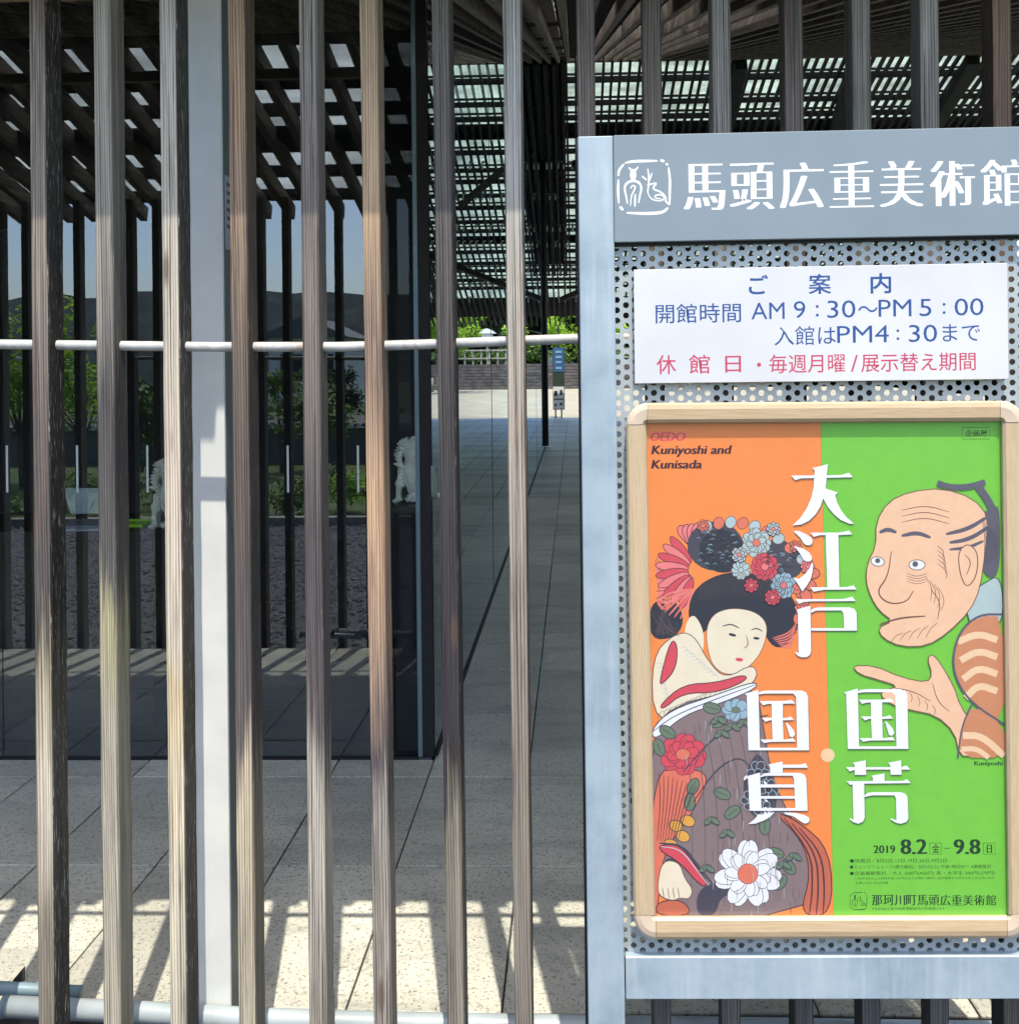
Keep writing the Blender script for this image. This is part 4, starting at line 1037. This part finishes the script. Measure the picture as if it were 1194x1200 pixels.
for k in range(5): ik.ell(952 - 4*k, 672 + 13*k, 8, 6, SAL, .5*k, 12, LINE, 1)
for k in range(6): ik.stroke([(905 + 2*k, 748 + 2*k), (925, 742 + 3.4*k), (934 - k, 728 + 5*k)], 1.8, (SAL, PINKP)[k % 2])
# collar and robe
ik.shape([(763, 770), (790, 742), (812, 742), (830, 776), (850, 796), (884, 776), (888, 800), (830, 830), (766, 852)], CREAM, HAIR2, 1)
for k in range(15):
    ik.stroke([(771 + 6*k, 842 - 2.5*k), (773 + 6*k, 835 - 2.5*k), (778 + 6*k, 833 - 2.5*k)], .8, MAUVE)
for k in range(10):
    ik.stroke([(796 + 4*k, 760 + 3.6*k), (803 + 4*k, 757 + 3.6*k), (806 + 4*k, 764 + 3.6*k)], .7, LGREY); ik.stroke([(768 + 1.2*k, 778 + 5*k), (775 + .8*k, 776 + 5*k), (776 + k, 784 + 5*k)], .7, LGREY)
ik.shape([(772, 800), (786, 748), (794, 756), (792, 784), (776, 802)], REDP, LINE, 1.2)
ik.shape([(773, 826), (800, 802), (840, 800), (872, 790), (876, 797), (840, 812), (800, 812), (776, 832)], REDP, LINE, 1.2)
ik.shape([(762, 1073), (762, 855), (792, 826), (850, 812), (886, 806), (894, 850), (902, 900), (916, 940), (944, 988), (952, 1020), (940, 1073)], MAUVE, HAIR2, 1.3, 1)
ik.shape([(762, 856), (785, 832), (840, 814), (884, 798), (888, 806), (845, 824), (800, 838), (768, 868)], WHITEP, HAIR2, 1.2)
ik.stroke([(764, 858), (790, 838), (842, 818), (886, 802)], 1.2, HAIR2)
ik.shape([(890, 880), (912, 925), (906, 962), (880, 960), (868, 920), (880, 890)], HAIR2)
ik.shape([(764, 905), (800, 900), (828, 905), (826, 925), (806, 960), (776, 1000), (770, 1073), (764, 1073)], SAL, LINE, 1.2)
ik.shape([(905, 950), (935, 962), (973, 996), (975, 1073), (936, 1073), (950, 1025), (940, 985)], TERRA, LINE, 1.4)
for k in range(3): ik.stroke([(918 + 9*k, 958 + 6*k), (950 + 6*k, 1000), (952 + 7*k, 1040), (948 + 8*k, 1072)], 2.2, LINE)
for k in range(7): ik.stroke([(800 + 13*k, 850), (812 + 14*k, 930), (810 + 16*k, 1050)], 1.1, MAUVE2)
flower(800, 884, 27, 11, REDP, SAL, LINE, 2, .3, .34, .8)
for (x_, y_, a_) in ((782, 858, .6), (772, 876, 1.2), (834, 830, .2), (842, 846, -.3), (812, 922, 2.0), (808, 940, 1.6), (846, 930, .4), (858, 952, 2.5), (896, 968, 1.6), (908, 1000, .2), (924, 1016, .9), (914, 1034, 2.2), (842, 1042, 2.6)):
    ik.ell(x_, y_, 10, 6, LEAF, a_, 14, HAIR2, 1.2); ik.stroke([(x_-8*math.cos(a_), y_-8*math.sin(a_)), (x_+8*math.cos(a_), y_+8*math.sin(a_))], .9, HAIR2)
flower(862, 832, 16, 8, CYAN, LEAF, HAIR2, 1, .3, .36, .7)
ik.stroke([(800, 905), (830, 870), (862, 846), (900, 838)], 2, HAIR2); ik.stroke([(812, 940), (840, 900), (866, 886), (880, 900)], 2, HAIR2)
for (x_, y_) in ((792, 968), (800, 980), (786, 990), (806, 962)): ik.ell(x_, y_, 8, 6, YEL, .4, 14, HAIR2, 1)
flower(790, 1012, 10, 7, HAIR2, HAIR2, HAIR, 1)
ik.shape([(772, 990), (796, 990), (812, 1010), (830, 1036), (822, 1040), (796, 1010), (774, 998)], REDP, LINE, 1.4)
ik.stroke([(772, 988), (800, 990), (820, 1018), (838, 1040)], 2.6, HAIR2); ik.stroke([(774, 992), (798, 995), (818, 1022), (832, 1040)], 1.3, LGREY)
ik.shape([(776, 1008), (796, 1010), (802, 1030), (812, 1042), (808, 1054), (796, 1052), (788, 1056), (772, 1050), (770, 1036)], CREAM, BRL, 1)
for k in range(4): ik.stroke([(776 + 6*k, 1040), (778 + 6*k, 1053)], .9, BRL)
ik.shape([(770, 1056), (800, 1054), (812, 1073), (768, 1073)], TERRA, LINE, 1.2)
ik.shape([(816, 1046), (834, 1034), (858, 1034), (860, 1046), (844, 1052), (838, 1073), (816, 1073)], HAIR2)
flower(876, 1024, 39, 14, WHITEP, SAL, HAIR2, 2, .3, .24)
rw = random.Random(21)
def inrobe(x, y): return 815 < y < 1068 and x > 768 + max(0, (1000-y))*.25*0 and x < 884 + max(0, y-850)*.36 and x > (832 if y > 900 else 800) - 0
for k in range(150):
    x, y = rw.uniform(800, 940), rw.uniform(835, 1066)
    if inrobe(x, y): ik.stroke([(x, y), (x + rw.uniform(-.6, .6), y + 6), (x + rw.uniform(-1, 1), y + 13)], .55, (MAUVE2, MAUVE2, LGREY)[k % 3], 1)
for k in range(90):
    a = rw.uniform(0, 6.28); r_ = rw.uniform(.2, .95); x, y = 840 + 30*r_*math.cos(a), 641 + 26*r_*math.sin(a)
    ik.stroke([(x-2.4, y), (x, y-2.2), (x+2.4, y)], .6, (MAUVE2, CYAN, HAIR)[k % 3], 1)
for k in range(60):
    a = rw.uniform(0, 6.28); r_ = rw.uniform(.2, .95); x, y = 917 + 24*r_*math.cos(a), 656 + 17*r_*math.sin(a)
    ik.stroke([(x-2, y), (x, y-2), (x+2, y)], .6, (MAUVE2, CYAN, HAIR)[k % 3], 1)
for k in range(34):
    x = 818 + 3.0*k; ik.stroke([(x, 705 - 6*math.sin(k/34*3.1)), (x + 2, 690 - 10*math.sin(k/34*3.1)), (x + 5, 682 - 10*math.sin(k/34*3.1))], .45, MAUVE2, 1)
for k in range(26):
    ik.stroke([(762 + rw.uniform(0, 34), 706 + rw.uniform(0, 34)), (766 + rw.uniform(0, 30), 745)], .5, MAUVE2, 1)
for (x, y, r_, p_, c_) in ((824, 616, 7, 7, SAL), (906, 620, 8, 8, LGREY), (932, 640, 7, 7, SAL), (946, 664, 8, 8, PINKP), (905, 700, 9, 9, REDP), (940, 712, 9, 8, SAL), (866, 650, 9, 9, LGREY), (880, 686, 8, 8, REDP)):
    flower(x, y, r_, p_, c_, PINKP, LINE, 2)
for (x, y, r_) in ((888, 905, 13), (900, 925, 12), (880, 938, 12), (895, 950, 11)): flower(x, y, r_, 6, HAIR2, HAIR, LGREY, 1, .3, .34)
for k in range(14): ik.ell(880 + rw.uniform(-10, 24), 895 + rw.uniform(0, 60), 3.2, 1.4, WHITEP, rw.uniform(0, 3), 10)
for k in range(9): ik.stroke([(772 + 5.5*k, 905 + 2*k), (774 + 4*k, 940), (770 + 3*k, 985)], .8, LINE)
for (x, y) in ((842, 842), (858, 850), (872, 846), (846, 858), (918, 1012), (930, 1002), (828, 1016), (834, 960), (852, 975)):
    for q in range(3): ik.ell(x + 4*q - 4, y + 2.4*abs(q-1), 5.5, 2.6, LEAF, -.6 + .6*q, 12, HAIR2, .8)
# ---- generic elder in a striped robe (plain stand-in, right half)
ik.shape([(1128, 700), (1150, 685), (1173, 672), (1176, 735), (1140, 745)], LGREY, HAIR2, 1.2)
ik.shape([(1146, 600), (1162, 598), (1171, 590), (1172, 668), (1160, 680), (1148, 664)], GRYP)
ik.shape([(1026, 640), (1026, 612), (1040, 588), (1066, 576), (1104, 572), (1140, 584), (1158, 606), (1154, 646), (1148, 690), (1136, 716), (1110, 742), (1086, 757), (1056, 758), (1034, 748), (1028, 736), (1046, 728), (1030, 716), (1020, 700), (1014, 680), (1016, 660)], PEACH, BRL, 1.2, 1)
ik.stroke([(1108, 626), (1134, 620), (1156, 606)], 5, GRYP); ik.stroke([(1112, 636), (1136, 632), (1160, 616)], 5, GRYP); ik.stroke([(1112, 644), (1134, 642), (1152, 634)], 4, GRYP)
ik.stroke([(1098, 566), (1112, 571), (1134, 571), (1154, 565)], 7, GRYP, 2, False); ik.stroke([(1144, 568), (1156, 584), (1166, 604)], 9, GRYP, 2, False)
ik.stroke([(1030, 624), (1040, 620), (1050, 624)], 5, GRYP); ik.stroke([(1056, 628), (1074, 624), (1090, 630)], 5, GRYP)
ik.ell(1028, 658, 7.5, 5, WHITEP, .2, 16, BRL, 1); ik.ell(1028, 657, 3, 3, GRYP); ik.ell(1074, 662, 9, 5.5, WHITEP, .0, 16, BRL, 1); ik.ell(1072, 661, 3.4, 3.4, GRYP)
ik.stroke([(1044, 646), (1040, 676), (1026, 694), (1040, 708), (1062, 706), (1070, 692)], 1.8, BRL); ik.stroke([(1030, 732), (1054, 724), (1084, 722)], 2.2, BRL); ik.stroke([(1090, 690), (1102, 706), (1098, 726)], 1.2, BRL)
ik.shape([(1122, 646), (1134, 636), (1146, 648), (1144, 676), (1132, 690), (1124, 672)], PEACH, BRL, 1.3); ik.stroke([(1130, 650), (1138, 658), (1132, 674)], 1.2, BRL)
for k in range(3): ik.stroke([(1056, 598 + 7*k), (1084, 592 + 7*k), (1112, 600 + 7*k)], 1.0, BRL)
for k in range(5): ik.stroke([(1098, 640 + 5*k), (1106 + k, 646 + 6*k), (1104 + k, 654 + 6*k)], .9, BRL)
for k in range(4): ik.stroke([(1084 + 5*k, 676 + 4*k), (1092 + 5*k, 688 + 5*k), (1090 + 4*k, 704 + 4*k)], .8, BRL)
for k in range(4): ik.stroke([(1062, 672 + 3*k), (1074, 676 + 3*k), (1086, 672 + 3*k)], .7, BRL)
for k in range(5): ik.stroke([(1044 + 10*k, 752 - k), (1050 + 10*k, 744 - 2*k), (1058 + 10*k, 742 - 3*k)], .8, BRL)
for k in range(12): ik.stroke([(1150 + 1.6*k, 606 + 2*k), (1154 + 1.4*k, 632), (1152 + 1.5*k, 664 - k)], .7, HAIR2)
# raised open hand
ik.shape([(1124, 886), (1118, 858), (1096, 838), (1066, 832), (1044, 826), (1030, 814), (1040, 808), (1052, 804), (1030, 797), (1006, 790), (998, 780), (1024, 780), (1056, 794), (1086, 800), (1092, 790), (1086, 772), (1092, 766), (1102, 778), (1118, 806), (1124, 826), (1140, 850), (1140, 886)], PEACH, BRL, 1.2, 1)
ik.stroke([(1046, 806), (1070, 810), (1090, 822)], 1.1, BRL)
for k in range(5): ik.stroke([(1056 + 9*k, 806 + 5*k), (1060 + 9*k, 812 + 5*k), (1058 + 9*k, 818 + 5*k)], .8, BRL); ik.stroke([(1092, 800), (1098, 822), (1112, 834)], 1.1, BRL)
ik.shape([(1176, 722), (1146, 722), (1124, 742), (1116, 772), (1122, 800), (1140, 826), (1178, 850)], ROBE, None, 0, 1)
for k in range(4): ik.stroke([(1122 + k*3, 752 + 22*k), (1146, 742 + 20*k), (1168, 750 + 20*k)], 8, ROBE2, 2, False)
ik.shape([(1138, 824), (1178, 852), (1178, 888), (1124, 888), (1126, 850)], ROBE, None, 0, 1)
ik.stroke([(1128, 862), (1150, 862), (1176, 886)], 8, ROBE2, 2, False); ik.stroke([(1126, 878), (1144, 877), (1158, 888)], 6, ROBE2, 2, False)
ik.stroke([(1176, 720), (1146, 720), (1124, 740), (1115, 772), (1121, 800), (1139, 825), (1178, 850)], 2.6, GRYP, 2, False); ik.stroke([(1138, 826), (1126, 852), (1122, 888)], 2, GRYP, 2, False)
ik.build('woodcut_style_print', po)

# ---- big white characters, traced stroke by stroke
S = 13.267
BIG = {
 '大': ((920, 540), [[(418,112),(540,85),(660,50),(643,225),(870,218),(985,185),(1048,255),(640,265),(625,430),(812,492),(775,540),(800,640),(860,760),(950,880),(1065,975),(1000,980),(860,920),(760,840),(660,720),(588,585),(540,720),(470,830),(370,930),(250,990),(110,1005),(230,890),(330,740),(400,580),(440,400),(446,268),(250,272),(150,302),(90,230),(449,226),(455,150)]]),
 '江': ((920, 615), [[(130,92),(220,100),(330,150),(400,200),(425,250),(410,300),(370,320),(320,315),(280,280),(230,200),(150,125)], [(130,345),(160,335),(280,370),(370,430),(412,500),(410,540),(380,570),(320,570),(280,540),(230,450),(170,370)],
   [(120,820),(210,840),(300,770),(370,680),(410,590),(430,620),(425,720),(390,850),(330,950),(262,1037),(200,930)], [(385,122),(820,120),(900,110),(985,88),(1040,148),(822,160),(838,970),(960,965),(1060,940),(1105,1005),(600,1010),(440,1040),(385,972),(650,970),(625,160),(540,160),(440,188)]]),
 '戸': ((920, 690), [[(155,162),(900,158),(1040,122),(1090,190),(400,195),(290,205),(210,232)], [(170,325),(388,262),(400,970),(380,1030),(330,1062),(250,1065),(190,1040),(150,990),(165,980),(205,1005),(195,370)],
   [(395,330),(450,300),(520,288),(1000,288),(1070,310),(1105,370),(1112,650),(400,650),(400,612),(910,612),(900,380),(870,335),(480,338),(395,375)]]),
 '国': ((985, 800), [[(48,152),(260,90),(283,1030),(105,1030),(80,180)], [(265,130),(320,108),(420,100),(930,100),(1000,130),(1030,200),(1048,1030),(283,1030),(283,990),(862,990),(845,200),(800,148),(360,148),(268,162)],
   [(280,265),(640,262),(700,258),(775,245),(832,303),(640,305),(640,530),(700,525),(760,505),(812,558),(640,565),(650,862),(720,858),(795,838),(840,895),(450,900),(345,918),(290,862),(480,862),(468,560),(430,565),(370,588),(312,525),(468,525),(465,308),(400,310),(330,330)], [(685,605),(700,598),(760,660),(810,720),(828,780),(810,815),(780,828),(745,810),(720,720)]]),
 '芳': ((985, 880), [[(188,182),(385,145),(392,372),(215,372),(215,230)], [(735,182),(935,145),(942,370),(770,370),(765,230)], [(78,252),(214,252),(214,295),(135,320)], [(390,252),(764,252),(768,290),(390,290)], [(943,250),(1020,225),(1075,290),(943,292)], [(470,385),(675,350),(680,466),(495,466),(492,410)],
   [(85,470),(960,465),(1030,440),(1085,500),(200,510),(145,530)], [(180,510),(360,508),(368,1040),(340,1100),(270,1132),(190,1105),(130,1055),(150,1045),(195,1075)], [(362,690),(420,650),(500,640),(930,640),(1000,665),(1035,720),(1048,1050),(1020,1105),(930,1132),(850,1115),(765,1060),(785,1050),(862,1078),(855,740),(830,690),(480,690),(362,718)]]),
 '貞': ((865, 880), [[(468,208),(688,165),(690,338),(492,338),(492,260)], [(690,212),(960,212),(1045,190),(1078,262),(690,262)], [(112,402),(335,335),(358,930),(175,930),(150,440)], [(340,390),(400,350),(480,340),(950,340),(1025,365),(1055,430),(1075,930),(358,930),(355,888),(885,888),(862,430),(840,385),(420,385),(343,410)],
   [(345,520),(868,520),(870,568),(345,568)], [(350,702),(876,702),(878,742),(352,742)], [(270,995),(380,985),(560,950),(500,1020),(400,1080),(260,1130),(150,1138),(240,1070),(300,1000)], [(712,955),(900,965),(1020,995),(1090,1030),(1108,1070),(1085,1115),(1030,1130),(960,1090),(860,1020),(720,980)]]),
}
SHD = NT('soft_print_shadow'); tp = SHD.n('ShaderNodeBsdfTransparent'); mx = SHD.n('ShaderNodeMixShader'); mx.inputs[0].default_value = .38
SHD.b.inputs['Base Color'].default_value = (.05, .05, .07, 1); SHD.l(tp.outputs[0], mx.inputs[1]); SHD.l(SHD.b.outputs[0], mx.inputs[2]); SHD.l(mx.outputs[0], SHD.out.inputs[0]); SHDM = SHD.mat
BIGW = C('bright_title_print', 242, 244, 248, .3)
for ch, dx, dy in (('大', 0, 0), ('江', 0, 0), ('戸', 0, 0), ('国', -116.2, 1.6), ('貞', 0, 0), ('国', 0, 0), ('芳', 0, 0)):
    (ox, oy), polys = BIG[ch]
    ik = Ink(YPo - .00130, .000002)
    for pl in polys: ik.fill([(ox + dx + x/S + .9, oy + dy + y/S + 1.4) for x, y in pl], SHDM)
    ik2 = Ink(YPo - .00134, .000002)
    for pl in polys: ik2.fill([(ox + dx + x/S, oy + dy + y/S) for x, y in pl], BIGW)
    o = ik2.build('title_character', po); ik.build('printed_shadow', o)
# ---- small print
Yt = YPo - .00003; box_slope = -.004
def txt(name, items, mat):
    for it in items:
        mb = MB(); letter(mb, it[0], it[1], Yt, *(it[2:])); mb.build(name, mat, po, fix=False)
txt('title_in_pink', [('OEDO', (760.7, 506.5, 802, 516.6), .004, .45, .22)], PINKT)
txt('english_title', [('Kuniyoshi and', (762, 522, 855, 535.5), .004, .65, .2), ('Kunisada', (762.5, 539, 822, 549.3), .004, .65, .2)], DPUR)
txt('exhibition_tag', [('企画展', (1130.4, 504, 1156.6, 512), .012)], DGREEN)
ik = Ink(YPo - .00002)
ik.stroke([(1127, 501), (1159, 501), (1159, 514.5), (1127, 514.5), (1127, 501)], .6, DGREEN, 0, False)
ik.ell(969.5, 885, 8, 8, DOTC, 0, 26)
for x_ in (1089, 1152): ik.stroke([(x_, 988), (x_+13.5, 988), (x_+13.5, 1001), (x_, 1001), (x_, 988)], .6, DGREEN, 0, False)
ik.stroke([(1105, 994), (1113, 994)], .7, DGREEN, 0, False)
emblem(ik, 993.0, 1043.2, .0655, DGREEN, .8)
ik.build('small_marks', po)
txt('signature', [('Kuniyoshi', (1141, 892, 1174.5, 898.6), .004, .25)], DGREEN)
txt('dates', [('2019', (1023, 990.7, 1048.7, 999.8), -.004, .5), ('8.2', (1054.5, 983.5, 1086, 1001), -.006, 1.1), ('金', (1091.5, 989.5, 1100.5, 999.5), -.002, .2), ('9.8', (1116.8, 983.5, 1148.5, 1001), -.006, 1.1), ('日', (1155.5, 990, 1162, 999.5), -.002, .4)], DGREEN)
txt('visitor_details', [('●休館日／8月5日,13日,19日,26日,9月2日', (995.5, 1006, 1109, 1011.3)), ('●ミュージアムトーク(展示解説)／8月3日(土) 午後1時30分〜 ※要観覧料', (995.5, 1013.4, 1161, 1018.7)),
   ('●企画展観覧料／大人 500円(450円) 高・大学生 300円(270円)', (995.5, 1020.8, 1165, 1026.2)), ('( )内は20名以上の団体料金 ※中学生以下は無料 ※障がい者手帳等をお持ちの方と付き添いの方', (1001, 1027.6, 1165, 1031)), ('き添いの方1名は半額', (1002, 1033, 1040, 1036.2)),
   ('〒324-0613 栃木県那須郡那珂川町馬頭116-9', (1021, 1063.2, 1106, 1066.4))], DGREEN)
txt('museum_name', [(c, (1021 + 13.35*k, 1048.8, 1021 + 13.35*k + 12.4, 1061), -.006, .35) for k, c in enumerate('那珂川町馬頭広重美術館')], DGREEN)
